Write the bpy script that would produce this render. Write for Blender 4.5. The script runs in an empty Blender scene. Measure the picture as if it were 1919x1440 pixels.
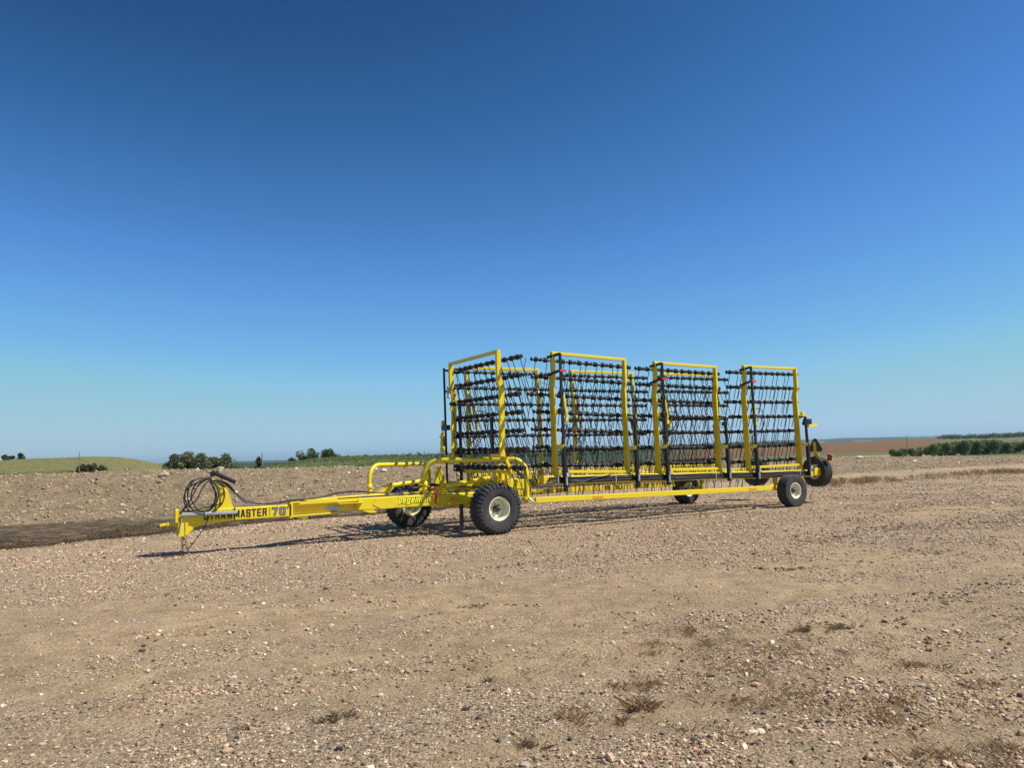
import bpy, math, random
import numpy as np
from mathutils import Vector, Matrix
random.seed(7); RNG = np.random.default_rng(7)
SC = bpy.context.scene
# ------------------------------------------------------------------ camera
CAMZ = 1.65
pitch = math.atan(131/1400.); roll = math.radians(1.78)
fwd = Vector((0, math.cos(pitch), math.sin(pitch)))
r0 = Vector((1, 0, 0)); u0 = r0.cross(fwd)
rgt = r0*math.cos(roll) - u0*math.sin(roll); upv = r0*math.sin(roll) + u0*math.cos(roll)
cam_d = bpy.data.cameras.new('camera'); cam = bpy.data.objects.new('camera', cam_d)
SC.collection.objects.link(cam); SC.camera = cam
cam.matrix_world = Matrix(((rgt.x, upv.x, -fwd.x, 0), (rgt.y, upv.y, -fwd.y, 0), (rgt.z, upv.z, -fwd.z, CAMZ), (0, 0, 0, 1)))
cam_d.sensor_width = 36; cam_d.lens = 36*1400/1919.; cam_d.clip_start = .1; cam_d.clip_end = 60000
# ------------------------------------------------------------------ sky, sun, exposure
SUN_AZ, SUN_EL = 100.0, 50.0          # clockwise from +Y (the way the camera looks)
W = bpy.data.worlds.new('World'); SC.world = W; W.use_nodes = True
nt = W.node_tree; bg = nt.nodes['Background']
sky = nt.nodes.new('ShaderNodeTexSky'); sky.sky_type = 'NISHITA'; sky.sun_disc = False
sky.sun_elevation = math.radians(SUN_EL); sky.sun_rotation = math.radians(SUN_AZ)
sky.altitude = 600; sky.air_density = .85; sky.dust_density = .1; sky.ozone_density = 3.2
# the Nishita sky through one tone curve per channel (the camera's own contrast)
EXPO = .25
sc1 = nt.nodes.new('ShaderNodeVectorMath'); sc1.operation = 'SCALE'; sc1.inputs['Scale'].default_value = .05
crv = nt.nodes.new('ShaderNodeRGBCurve'); k_ = 2**-EXPO
TC = [[(0, 0), (.034, .0150), (.044, .028), (.056, .055), (.087, .120), (.122, .190), (.162, .275), (.25, .375), (.337, .43), (1, .60)],
      [(0, 0), (.063, .070), (.076, .11), (.10, .191), (.147, .342), (.198, .468), (.246, .56), (.328, .60), (.366, .61), (1, .8)],
      [(0, 0), (.125, .215), (.15, .315), (.184, .475), (.25, .730), (.301, .80), (.332, .79), (.347, .74), (1, .9)]]
for ch in range(3):
    cv = crv.mapping.curves[ch]; cv.points[0].location = (0, 0); cv.points[1].location = (1, TC[ch][-1][1]*k_)
    for x_, y_ in TC[ch][1:-1]: cv.points.new(x_, y_*k_)
crv.mapping.update()
sc2 = nt.nodes.new('ShaderNodeVectorMath'); sc2.operation = 'SCALE'; sc2.inputs['Scale'].default_value = 10
nt.links.new(sky.outputs[0], sc1.inputs[0]); nt.links.new(sc1.outputs[0], crv.inputs['Color']); nt.links.new(crv.outputs[0], sc2.inputs[0])
nt.links.new(sc2.outputs[0], bg.inputs[0]); bg.inputs[1].default_value = .1
sl = bpy.data.lights.new('sun', 'SUN'); sun = bpy.data.objects.new('sun', sl); SC.collection.objects.link(sun)
sl.energy = 5.0; sl.angle = math.radians(.53); sl.color = (1, .945, .85)
az, el = math.radians(SUN_AZ), math.radians(SUN_EL)
sdir = Vector((math.sin(az)*math.cos(el), math.cos(az)*math.cos(el), math.sin(el)))
sun.rotation_euler = sdir.to_track_quat('Z', 'Y').to_euler(); sun.location = (0, 0, 60)
SC.view_settings.view_transform = 'Standard'; SC.view_settings.look = 'None'
SC.view_settings.exposure = EXPO; SC.view_settings.gamma = 1
SC.render.resolution_x = 1024; SC.render.resolution_y = 769

# ------------------------------------------------------------------ helpers
COL = SC.collection
def tag(o, label=None, cat=None, group=None, kind=None):
    if label: o['label'] = label
    if cat: o['category'] = cat
    if group: o['group'] = group
    if kind: o['kind'] = kind
    return o
def empty(name, loc=(0, 0, 0), rz=0):
    o = bpy.data.objects.new(name, None); o.location = loc; o.rotation_euler = (0, 0, rz)
    o.empty_display_size = .3; COL.objects.link(o); return o
def link(name, me, parent=None):
    o = bpy.data.objects.new(name, me); COL.objects.link(o)
    if parent: o.parent = parent
    return o
def P(u, v, z): return Vector((u, -v, z))       # machine frame: u rearwards, v to the near side, z up

class MB:
    def __init__(s): s.v = []; s.f = []; s.sm = []
    def add(s, vs, fs, smooth=False):
        b = len(s.v); s.v += [tuple(x) for x in vs]; s.f += [tuple(b+i for i in q) for q in fs]; s.sm += [smooth]*len(fs)
        return s
    def beam(s, a, b, w, h, up=(0, 0, 1), ch=None, ends=True):
        a = Vector(a); b = Vector(b); d = (b-a).normalized(); up = Vector(up)
        if abs(d.dot(up)) > .98: up = Vector((1, 0, 0)) if abs(d.x) < .9 else Vector((0, 1, 0))
        x = d.cross(up).normalized(); y = x.cross(d).normalized()
        c = min(w, h)*.09 if ch is None else ch
        W2, H2 = w/2, h/2
        pr = [(-W2+c, -H2), (W2-c, -H2), (W2, -H2+c), (W2, H2-c), (W2-c, H2), (-W2+c, H2), (-W2, H2-c), (-W2, -H2+c)]
        vs = [a+x*p+y*q for p, q in pr]+[b+x*p+y*q for p, q in pr]
        fs = [(i, (i+1) % 8, 8+(i+1) % 8, 8+i) for i in range(8)]
        if ends: fs += [tuple(range(7, -1, -1)), tuple(range(8, 16))]
        return s.add(vs, fs)
    def box(s, c, sx, sy, sz):
        c = Vector(c); return s.beam(c-Vector((sx/2, 0, 0)), c+Vector((sx/2, 0, 0)), sy, sz)
    def tube(s, pts, r, n=10, caps=True):
        pts = [Vector(p) for p in pts]; rs = r if isinstance(r, (list, tuple)) else [r]*len(pts)
        ref = None; vs = []; fs = []
        for i, p in enumerate(pts):
            d = (pts[min(i+1, len(pts)-1)]-pts[max(i-1, 0)]).normalized()
            if ref is None:
                ref = d.orthogonal().normalized()
            ref = (ref-d*ref.dot(d))
            ref = ref.normalized() if ref.length > 1e-6 else d.orthogonal().normalized()
            bi = d.cross(ref)
            for k in range(n):
                t = 2*math.pi*k/n; vs.append(p+(ref*math.cos(t)+bi*math.sin(t))*rs[i])
        for i in range(len(pts)-1):
            for k in range(n): fs.append((i*n+k, i*n+(k+1) % n, (i+1)*n+(k+1) % n, (i+1)*n+k))
        s.add(vs, fs, True)
        if caps:
            m = len(pts)-1
            s.add(vs[:n], [tuple(range(n-1, -1, -1))]); s.add(vs[m*n:], [tuple(range(n))])
        return s
    def lathe(s, c, axis, prof, n=32, smooth=True):
        c = Vector(c); ax = Vector(axis).normalized(); e = ax.orthogonal().normalized(); g = ax.cross(e)
        vs = []; m = len(prof)
        for k in range(n):
            t = 2*math.pi*k/n; d = e*math.cos(t)+g*math.sin(t)
            for (r, a) in prof: vs.append(c+ax*a+d*r)
        fs = [(k*m+i, k*m+i+1, ((k+1) % n)*m+i+1, ((k+1) % n)*m+i) for k in range(n) for i in range(m-1)]
        return s.add(vs, fs, smooth)
    def torus(s, c, axis, R, r, n=20, m=6, sc=None):
        c = Vector(c); ax = Vector(axis).normalized(); e = ax.orthogonal().normalized(); g = ax.cross(e)
        vs = []
        for k in range(n):
            t = 2*math.pi*k/n; d = e*math.cos(t)*(sc or 1)+g*math.sin(t)
            for j in range(m):
                q = 2*math.pi*j/m; vs.append(c+d*(R+r*math.cos(q))+ax*r*math.sin(q))
        fs = [(k*m+j, ((k+1) % n)*m+j, ((k+1) % n)*m+(j+1) % m, k*m+(j+1) % m) for k in range(n) for j in range(m)]
        return s.add(vs, fs, True)
    def prism(s, poly, off):           # planar polygon extruded by the vector off
        poly = [Vector(p) for p in poly]; off = Vector(off); n = len(poly)
        return s.add(poly+[p+off for p in poly], [tuple(range(n-1, -1, -1)), tuple(range(n, 2*n))]+[(i, (i+1) % n, n+(i+1) % n, n+i) for i in range(n)])
    def mesh(s, name, mat):
        me = bpy.data.meshes.new(name); me.from_pydata(s.v, [], s.f); me.update()
        me.polygons.foreach_set('use_smooth', s.sm)
        me.materials.append(mat); 
        import bmesh
        b = bmesh.new(); b.from_mesh(me); bmesh.ops.recalc_face_normals(b, faces=b.faces); b.to_mesh(me); b.free()
        return me
    def build(s, name, mat, parent=None): return link(name, s.mesh(name, mat), parent)

def bend(p0, p1, p2, r, n=7):          # rounded corner points at p1
    p0, p1, p2 = Vector(p0), Vector(p1), Vector(p2); a = (p0-p1).normalized(); b = (p2-p1).normalized()
    return [((1-t)**2)*(p1+a*r)+2*t*(1-t)*(p1+(a+b)*r*.12)+t*t*(p1+b*r) for t in [i/n for i in range(n+1)]]
def spline(pts, n=8):
    pts = [Vector(p) for p in pts]; out = []
    for i in range(len(pts)-1):
        a = pts[max(i-1, 0)]; b = pts[i]; c = pts[i+1]; d = pts[min(i+2, len(pts)-1)]
        for k in range(n):
            t = k/n; out.append(.5*((2*b)+(c-a)*t+(2*a-5*b+4*c-d)*t*t+(3*b-a-3*c+d)*t**3))
    return out+[pts[-1]]

# ------------------------------------------------------------------ materials
def mat_new(name):
    m = bpy.data.materials.new(name); m.use_nodes = True; n = m.node_tree
    return m, n, n.nodes['Principled BSDF']
def N(n, t, **kw):
    x = n.nodes.new(t)
    for k, v in kw.items(): setattr(x, k, v)
    return x
def ramp(n, stops, interp='LINEAR'):
    r = N(n, 'ShaderNodeValToRGB'); e = r.color_ramp; e.interpolation = interp
    while len(e.elements) > 1: e.elements.remove(e.elements[-1])
    e.elements[0].position = stops[0][0]; e.elements[0].color = (*stops[0][1], 1)
    for p, c in stops[1:]:
        q = e.elements.new(p); q.color = (*c, 1)
    return r
def paint(name, c, rough=.4, metal=0., dirt=.12, dirtc=(.3, .24, .16), coat=0., bump=.0, scale=6):
    m, n, b = mat_new(name)
    tc = N(n, 'ShaderNodeTexCoord'); no = N(n, 'ShaderNodeTexNoise'); no.inputs['Scale'].default_value = scale; no.inputs['Detail'].default_value = 6
    n.links.new(tc.outputs['Object'], no.inputs['Vector'])
    r = ramp(n, [(.42, (0, 0, 0)), (.75, (1, 1, 1))]); n.links.new(no.outputs[0], r.inputs[0])
    mu = N(n, 'ShaderNodeMath', operation='MULTIPLY'); mu.inputs[1].default_value = dirt; n.links.new(r.outputs[0], mu.inputs[0])
    mx = N(n, 'ShaderNodeMix', data_type='RGBA'); mx.inputs[6].default_value = (*c, 1); mx.inputs[7].default_value = (*dirtc, 1)
    geo = N(n, 'ShaderNodeNewGeometry'); sx = N(n, 'ShaderNodeSeparateXYZ'); n.links.new(geo.outputs['Normal'], sx.inputs[0])
    up_ = N(n, 'ShaderNodeMapRange'); up_.inputs[1].default_value = .6; up_.inputs[2].default_value = 1; up_.inputs[3].default_value = 0; up_.inputs[4].default_value = dirt*1.2; n.links.new(sx.outputs[2], up_.inputs[0])
    ad = N(n, 'ShaderNodeMath', operation='ADD'); ad.use_clamp = True; n.links.new(mu.outputs[0], ad.inputs[0]); n.links.new(up_.outputs[0], ad.inputs[1])
    n.links.new(ad.outputs[0], mx.inputs[0]); n.links.new(mx.outputs[2], b.inputs['Base Color'])
    b.inputs['Roughness'].default_value = rough; b.inputs['Metallic'].default_value = metal
    b.inputs['Coat Weight'].default_value = coat; b.inputs['Coat Roughness'].default_value = .15
    ra = N(n, 'ShaderNodeMapRange'); ra.inputs[3].default_value = rough-.06; ra.inputs[4].default_value = rough+.2
    n.links.new(no.outputs[0], ra.inputs[0]); n.links.new(ra.outputs[0], b.inputs['Roughness'])
    if bump:
        bp = N(n, 'ShaderNodeBump'); bp.inputs['Strength'].default_value = bump; n2 = N(n, 'ShaderNodeTexNoise'); n2.inputs['Scale'].default_value = 60
        n.links.new(tc.outputs['Object'], n2.inputs['Vector']); n.links.new(n2.outputs[0], bp.inputs['Height']); n.links.new(bp.outputs[0], b.inputs['Normal'])
    return m
M = dict(
    yellow=paint('yellow_paint', (.78, .59, .016), .30, dirt=.13, dirtc=(.42, .31, .10)),
    black=paint('black_paint', (.010, .011, .014), .34, dirt=.03, dirtc=(.09, .08, .07)),
    spring=paint('spring_steel', (.011, .011, .014), .4, dirt=.03),
    tyre=paint('tyre_rubber', (.028, .029, .031), .78, dirt=.45, dirtc=(.13, .11, .085), bump=.15, scale=9),
    rim=paint('cream_rim', (.80, .77, .55), .42, dirt=.12),
    hub=paint('hub_black', (.02, .02, .022), .4),
    hose=paint('rubber_hose', (.018, .018, .02), .42, dirt=.2, dirtc=(.07, .06, .05)),
    chrome=paint('bare_steel', (.55, .57, .6), .28, metal=.9, dirt=.1),
    silver=paint('zinc', (.5, .54, .58), .4, metal=.5, dirt=.2),
    grey=paint('grey_jack', (.33, .36, .38), .5, dirt=.2),
    dkgrey=paint('dark_grey_paint', (.045, .05, .055), .5, dirt=.25),
    rust=paint('rusty_chain', (.13, .07, .045), .75, metal=.2, dirt=.5, dirtc=(.22, .09, .04)),
    red=paint('red_plastic', (.62, .035, .04), .4, dirt=.05),
    orange=paint('orange_reflector', (.80, .30, .02), .3, dirt=.05),
    decalblack=paint('decal_black', (.014, .014, .014), .4, dirt=.0),
    decalgrey=paint('decal_grey', (.20, .20, .20), .4, dirt=.0),
    decallemon=paint('decal_lemon', (.88, .84, .03), .4, dirt=.0),
    white=paint('white_label', (.75, .75, .72), .5, dirt=.1),
    pole=paint('weathered_pole', (.20, .17, .14), .85, dirt=.5),
)

# ------------------------------------------------------------------ terrain functions
def _hash(ix, iy, s):
    h = (ix.astype(np.int64)*374761393+iy.astype(np.int64)*668265263+s*982451653) & 0x7fffffff
    h = ((h ^ (h >> 13))*1274126177) & 0x7fffffff
    return ((h ^ (h >> 16)) & 0xffff)/65535.
def vnoise(x, y, s=0):
    ix = np.floor(x); iy = np.floor(y); fx = x-ix; fy = y-iy; fx = fx*fx*(3-2*fx); fy = fy*fy*(3-2*fy)
    a = _hash(ix, iy, s); b = _hash(ix+1, iy, s); c = _hash(ix, iy+1, s); d = _hash(ix+1, iy+1, s)
    return (a+(b-a)*fx)*(1-fy)+(c+(d-c)*fx)*fy
def fbm(x, y, oct=4, s=0, g=.5):
    t = 0; a = 1; w = 0
    for k in range(oct):
        t = t+a*(vnoise(x*2**k+17.3*k, y*2**k-9.1*k, s+k)-.5)*2; w += a; a *= g
    return t/w
def sst(a, b, x):
    t = np.clip((x-a)/(b-a), 0, 1); return t*t*(3-2*t)
T_ = [-.9, -.686, -.45, -.186, -.08, .41, .69, .9]
YC = [31, 32, 34, 36, 37, 58, 64, 66]
ZC = [1.32, 1.27, 1.30, 1.06, 1.02, .58, .0, -.07]
YF = [25, 26, 27.5, 29.5, 30, 42, 50, 52]
def terrain(X, Y):
    R = np.sqrt(X*X+Y*Y); ph = np.arctan2(X, Y); phc = np.clip(ph, -.68, .68)
    D = R*np.cos(phc); t = np.tan(phc)
    yc = np.interp(t, T_, YC)+.8*fbm(t*9, t*0, 2, 5); zc = np.interp(t, T_, ZC); yf = np.interp(t, T_, YF)
    # signed distance beyond the pad edge
    edge = np.maximum(Y-(24.3+.5*X), 0)*.9
    e2 = (-8.3-X)*.78+(Y-18.0)*.62          # left corner of the pad
    edge = np.maximum(edge, np.where(X < -4.5, e2, -5))
    left = 1-sst(-5, 6, X)
    yf = np.where(left > 0, yf, yf)
    ditch = sst(0, 2.2, edge)*(1-sst(yf-2, yf+1.5, D))
    z = -.13*ditch*left-.02*ditch*(1-left)
    und = .035*fbm(X*.35, Y*.35, 3, 11)+.012*fbm(X*1.7, Y*1.7, 3, 12)
    z = z+und*(1-sst(40, 80, D))
    # shallow wheel ruts on the pad
    q = (Y-.42*X); z = z-.022*lanes(X, Y)*(1-sst(16, 22, D))
    bank = sst(0, 1, np.clip((D-yf)/(yc-yf), 0, 1))**1.15
    z = z+bank*zc
    clod = np.maximum(sst(yf-3, yf, D), .45*ditch*left)*(1-sst(yc+2, yc+8, D))
    rough = .12*fbm(X*1.1, Y*.8, 4, 21, .6)+.09*(.6-np.abs(fbm(X*2.3, Y*1.6, 4, 31, .6)))+.04*fbm(X*5, Y*4, 2, 33)
    z = z+clod*rough*(.55+.45*left)
    # beyond the crest
    lD = np.log(np.maximum(D, 1))
    KR = np.log([40, 64, 90, 150, 300, 360, 500, 800, 1500, 2300, 4000, 7000, 10500, 13000, 30000])
    ZR = [0, 0, -1.6, -4.0, -5.3, -5.6, -4.9, -2.9, 5, -6, -15, -10, 72, 82, 60]
    ZL = [0, 0, -2.0, -5.0, -12, -14, -18, -20, -16, -6, -5, -8, 14, 22, 20]
    w = sst(-.15, .42, t)
    far = np.interp(lD, KR, ZL)*(1-w)+np.interp(lD, KR, ZR)*w
    far = far+sst(6000, 10000, D)*(30*sst(-.3, 0, t)*(1-w)+14*fbm(t*14, D*.0001, 4, 41))
    far = far+sst(900, 1500, D)*(1-sst(2000, 6000, D))*2.0*fbm(t*20, D*.001, 3, 43)
    k = sst(1.5, 26, D-yc)
    z = z*(1-k)+k*(far+np.where(D < 400, .25*fbm(X*.05, Y*.05, 3, 44), 0))
    # grassy hill on the left, green mound behind the bank
    hill = 6.7*np.exp(-(np.abs(t+.60)/np.where(t < -.6, .30, .20))**3)*np.exp(-((D-120)/38)**2)
    z = np.where(D > yc, z+hill*(1+.04*fbm(X*.1, Y*.1, 3, 45)), z)
    md = np.exp(-(np.abs(t+.20)/.175)**3.2)*np.exp(-((D-88)/26)**2)
    z = np.where(D > yc, z+md*3.35, z)
    return z
def lanes(x, y):
    q = y-.36*x+.35*fbm(x*.25, y*.25, 2, 77)
    return sum(a*np.exp(-((q-c)/w)**2) for c, w, a in ((3.5, .22, .5), (4.75, .26, .6), (6.1, .3, .45), (7.2, .28, .7), (8.9, .4, .55), (10.4, .35, .5), (12.6, .5, .45), (14.8, .5, .4)))
def terr1(x, y): return float(terrain(np.array([float(x)]), np.array([float(y)]))[0])

# ------------------------------------------------------------------ ground mesh (polar sheet round the viewpoint)
phi = np.concatenate([np.linspace(-1.45, -.72, 50)[:-1], np.linspace(-.72, .72, 470), np.linspace(.72, 1.45, 50)[1:]])
rad = [0.6]
while rad[-1] < 75: rad.append(rad[-1]*1.0034+.0006)
while rad[-1] < 26000: rad.append(rad[-1]*1.02)
rad = np.array(rad)
PH, RR = np.meshgrid(phi, rad); GX = RR*np.sin(PH); GY = RR*np.cos(PH); GZ = terrain(GX, GY)
nr, nc = GX.shape
PHC = np.clip(PH, -.68, .68); GD = RR*np.cos(PHC); GT = np.tan(PHC)
GYC = np.interp(GT, T_, YC); GYF = np.interp(GT, T_, YF)
def sheet(name, mask, mat, cols=None):
    idx = np.arange(nr*nc).reshape(nr, nc)
    q = np.stack([idx[:-1, :-1], idx[:-1, 1:], idx[1:, 1:], idx[1:, :-1]], -1)[mask]
    used, inv = np.unique(q.ravel(), return_inverse=True)
    me = bpy.data.meshes.new(name); nv = len(used); nf = len(q)
    me.vertices.add(nv); co = np.stack([GX.ravel()[used], GY.ravel()[used], GZ.ravel()[used]], -1)
    me.vertices.foreach_set('co', co.ravel().astype(np.float32))
    me.loops.add(nf*4); me.loops.foreach_set('vertex_index', inv.astype(np.int32)[::-1].copy() if False else inv.reshape(-1, 4)[:, ::-1].ravel().astype(np.int32))
    me.polygons.add(nf); me.polygons.foreach_set('loop_start', np.arange(0, nf*4, 4, dtype=np.int32)); me.polygons.foreach_set('loop_total', np.full(nf, 4, np.int32))
    me.update(calc_edges=True); me.polygons.foreach_set('use_smooth', np.ones(nf, bool))
    for an, arr in (cols or {}).items():
        a = me.color_attributes.new(an, 'FLOAT_COLOR', 'POINT')
        a.data.foreach_set('color', arr.reshape(-1, 4)[used].ravel().astype(np.float32))
    me.materials.append(mat); o = link(name, me); return o
# zone weights for the near ground: R ditch moisture, G loose bank dirt, B gravel cover, A tracks
edge = np.maximum((GY-(24.3+.5*GX))*.9, np.where(GX < -4.5, (-8.3-GX)*.78+(GY-18.0)*.62, -5))
lft = 1-sst(-7, 3, GX)
dz = sst(-.2, .7, edge+.5*fbm(GX*.8, GY*.8, 3, 61))*(1-sst(-2.2, .6, GD-GYF+2.2*fbm(GX*.5, GY*.5, 3, 62)))
ditchw = dz*lft
bankw = sst(-3, .5, GD-GYF+1.0*fbm(GX*.6, GY*.6, 3, 63))
q_ = GY-.30*GX
grav = .50+1.0*fbm(q_*.55, GX*.08, 3, 71)+.6*fbm(GX*.45, GY*.6, 3, 72)+.22*sst(7.5, 12, GY)-.10*sst(4, 12, GX)*sst(8, 12, GY)+.12*(1-sst(4.0, 5.0, GY))
grav = grav-.7*lanes(GX, GY); grav = np.clip(grav, 0, 1)*(1-.75*sst(0, 3, edge)*(1-lft*0))
zone = np.stack([ditchw, bankw, grav, np.clip(edge*.1+.5, 0, 1)], -1)

def ground_mat():
    m, n, b = mat_new('gravel_and_dirt'); L = n.links.new
    geo = N(n, 'ShaderNodeNewGeometry'); at = N(n, 'ShaderNodeVertexColor'); at.layer_name = 'zone'
    sp = N(n, 'ShaderNodeSeparateColor'); L(at.outputs[0], sp.inputs[0])
    def noise(sc, det=5, rough=.55, dist=0):
        x = N(n, 'ShaderNodeTexNoise'); x.inputs['Scale'].default_value = sc; x.inputs['Detail'].default_value = det; x.inputs['Roughness'].default_value = rough; x.inputs['Distortion'].default_value = dist
        L(geo.outputs['Position'], x.inputs['Vector']); return x
    def vor(sc, ran=1.):
        x = N(n, 'ShaderNodeTexVoronoi'); x.inputs['Scale'].default_value = sc; x.inputs['Randomness'].default_value = ran
        L(geo.outputs['Position'], x.inputs['Vector']); return x
    def mix(f, a, c):
        x = N(n, 'ShaderNodeMix', data_type='RGBA')
        if isinstance(f, float): x.inputs[0].default_value = f
        else: L(f, x.inputs[0])
        for i, q in ((6, a), (7, c)):
            if isinstance(q, tuple): x.inputs[i].default_value = (*q, 1)
            else: L(q, x.inputs[i])
        return x.outputs[2]
    def math_(op, a, c=None, clamp=False):
        x = N(n, 'ShaderNodeMath', operation=op); x.use_clamp = clamp
        for i, q in enumerate((a, c)):
            if q is None: continue
            if isinstance(q, (int, float)): x.inputs[i].default_value = q
            else: L(q, x.inputs[i])
        return x.outputs[0]
    big = noise(.45, 5); mid = noise(3.5, 6); fine = noise(45, 6, .7)
    silt = ramp(n, [(.3, (.345, .243, .136)), (.5, (.465, .335, .192)), (.72, (.58, .43, .25))]); L(mid.outputs[0], silt.inputs[0])
    sb = ramp(n, [(.35, (.74, .74, .74)), (.65, (1.08, 1.08, 1.08))]); L(big.outputs[0], sb.inputs[0])
    x = N(n, 'ShaderNodeMix', data_type='RGBA', blend_type='MULTIPLY'); x.inputs[0].default_value = .8; L(silt.outputs[0], x.inputs[6]); L(sb.outputs[0], x.inputs[7])
    fr = ramp(n, [(.32, (.5, .5, .5)), (.66, (1.32, 1.32, 1.32))]); L(fine.outputs[0], fr.inputs[0])
    x2 = N(n, 'ShaderNodeMix', data_type='RGBA', blend_type='MULTIPLY'); x2.inputs[0].default_value = 1; L(x.outputs[2], x2.inputs[6]); L(fr.outputs[0], x2.inputs[7])
    soil = x2.outputs[2]
    pal = [(0, (.11, .09, .075)), (.07, (.23, .155, .11)), (.22, (.34, .24, .165)), (.46, (.47, .34, .21)), (.64, (.62, .45, .285)), (.82, (.48, .39, .26)), (.92, (.80, .68, .48))]
    v1 = vor(34); v2 = vor(72)
    def cellcol(v):
        s3 = N(n, 'ShaderNodeSeparateColor'); L(v.outputs['Color'], s3.inputs[0]); r = ramp(n, pal, 'CONSTANT'); L(s3.outputs[0], r.inputs[0]); return r.outputs[0], s3.outputs[1]
    c1, w1 = cellcol(v1); c2, w2 = cellcol(v2)
    # coverage threshold compares the per-cell random with the gravel weight
    cov = math_('MULTIPLY_ADD', sp.outputs[2], 1.05); n.nodes[-1].inputs[2].default_value = -.02
    patch = noise(1.3, 4); cov = math_('ADD', cov, math_('MULTIPLY', math_('SUBTRACT', patch.outputs[0], .5), 1.3))
    m1 = math_('MULTIPLY', math_('GREATER_THAN', math_('SUBTRACT', cov, w1), .12), math_('LESS_THAN', v1.outputs['Distance'], .52))
    m2 = math_('MULTIPLY', math_('GREATER_THAN', math_('SUBTRACT', cov, w2), -.12), math_('LESS_THAN', v2.outputs['Distance'], .5))
    g = mix(m2, soil, c2); g = mix(m1, g, c1)
    # bank dirt and moist ditch
    bd = noise(1.8, 8, .65); br = ramp(n, [(.3, (.27, .195, .113)), (.5, (.385, .285, .172)), (.7, (.50, .385, .243))]); L(bd.outputs[0], br.inputs[0])
    v3 = vor(9); c3, w3 = cellcol(v3); m3 = math_('MULTIPLY', math_('LESS_THAN', w3, .10), math_('LESS_THAN', v3.outputs['Distance'], .3))
    x3 = N(n, 'ShaderNodeMix', data_type='RGBA', blend_type='MULTIPLY'); x3.inputs[0].default_value = 1; L(br.outputs[0], x3.inputs[6]); L(fr.outputs[0], x3.inputs[7])
    bcol = mix(m3, x3.outputs[2], c3)
    g = mix(sp.outputs[1], g, bcol)
    dn = noise(2.2, 7, .65); dr = ramp(n, [(.33, (.050, .036, .020)), (.48, (.095, .068, .038)), (.62, (.21, .158, .092))]); L(dn.outputs[0], dr.inputs[0])
    dm = math_('MULTIPLY', sp.outputs[0], .95); g = mix(dm, g, dr.outputs[0])
    L(g, b.inputs['Base Color']); b.inputs['Roughness'].default_value = .93; b.inputs['Specular IOR Level'].default_value = .2
    # relief
    h1 = math_('MULTIPLY', math_('SUBTRACT', .55, v1.outputs['Distance'], True), m1)
    h2 = math_('MULTIPLY', math_('SUBTRACT', .5, v2.outputs['Distance'], True), math_('MULTIPLY', m2, .5))
    hh = math_('ADD', math_('MULTIPLY', math_('MAXIMUM', h1, h2), .032), math_('MULTIPLY', fine.outputs[0], .03))
    hb = math_('MULTIPLY', math_('MULTIPLY', noise(7, 8, .7).outputs[0], sp.outputs[1]), .22)
    hh = math_('ADD', hh, hb); hh = math_('ADD', hh, math_('MULTIPLY', noise(12, 4).outputs[0], .03))
    bp = N(n, 'ShaderNodeBump'); bp.inputs['Strength'].default_value = 1; bp.inputs['Distance'].default_value = 1.0
    L(hh, bp.inputs['Height']); L(bp.outputs[0], b.inputs['Normal'])
    return m
near = (GD < GYC+7)[:-1, :-1]
gm = ground_mat()
ground = sheet('ground', near, gm, {'zone': zone}); tag(ground, kind='structure')
# land cover beyond the crest
fc = np.zeros((nr, nc, 4)); fc[..., 3] = 1
fc[..., :3] = (.10, .115, .05)
def cover(w, c):
    w = np.clip(w, 0, 1)[..., None]; fc[..., :3] = fc[..., :3]*(1-w)+np.array(c)*w
nz = fbm(GX*.02, GY*.02, 4, 81)
hillm = np.exp(-((GT+.6)/.17)**4)*(GD < 230)
cover(hillm*1.2, (.215, .205, .082)); cover(hillm*sst(-.1, .5, fbm(GX*.06, GY*.02, 4, 82)), (.19, .18, .07))
cover((np.abs(GT+.19) < .2)*(GD < 160)*1., (.16, .19, .075))
right = sst(.12, .3, GT)
cover(right*(GD > 60)*(GD < 330), (.16, .17, .075))
cover(right*sst(300, 330, GD)*(1-sst(400, 420, GD))*sst(.62, .56, GT)*1., (.36, .30, .17))
cover(right*sst(400, 420, GD)*(1-sst(500, 540, GD+40*nz)), (.14, .15, .075))
cover(right*sst(500, 540, GD+40*nz)*(1-sst(2100, 2300, GD)), (.18, .105, .052))
cover(right*sst(620, 900, GD+100*nz)*(1-sst(2100, 2300, GD))*sst(.54, .6, GT), (.15, .15, .075))
cover((1-right)*sst(600, 900, GD), (.045, .06, .03))
cover(sst(2100, 2500, GD), (.045, .06, .032)); cover(sst(2500, 6000, GD)*sst(.0, .35, fbm(GT*30, np.log(GD)*6, 4, 83)), (.17, .17, .08))
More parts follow.
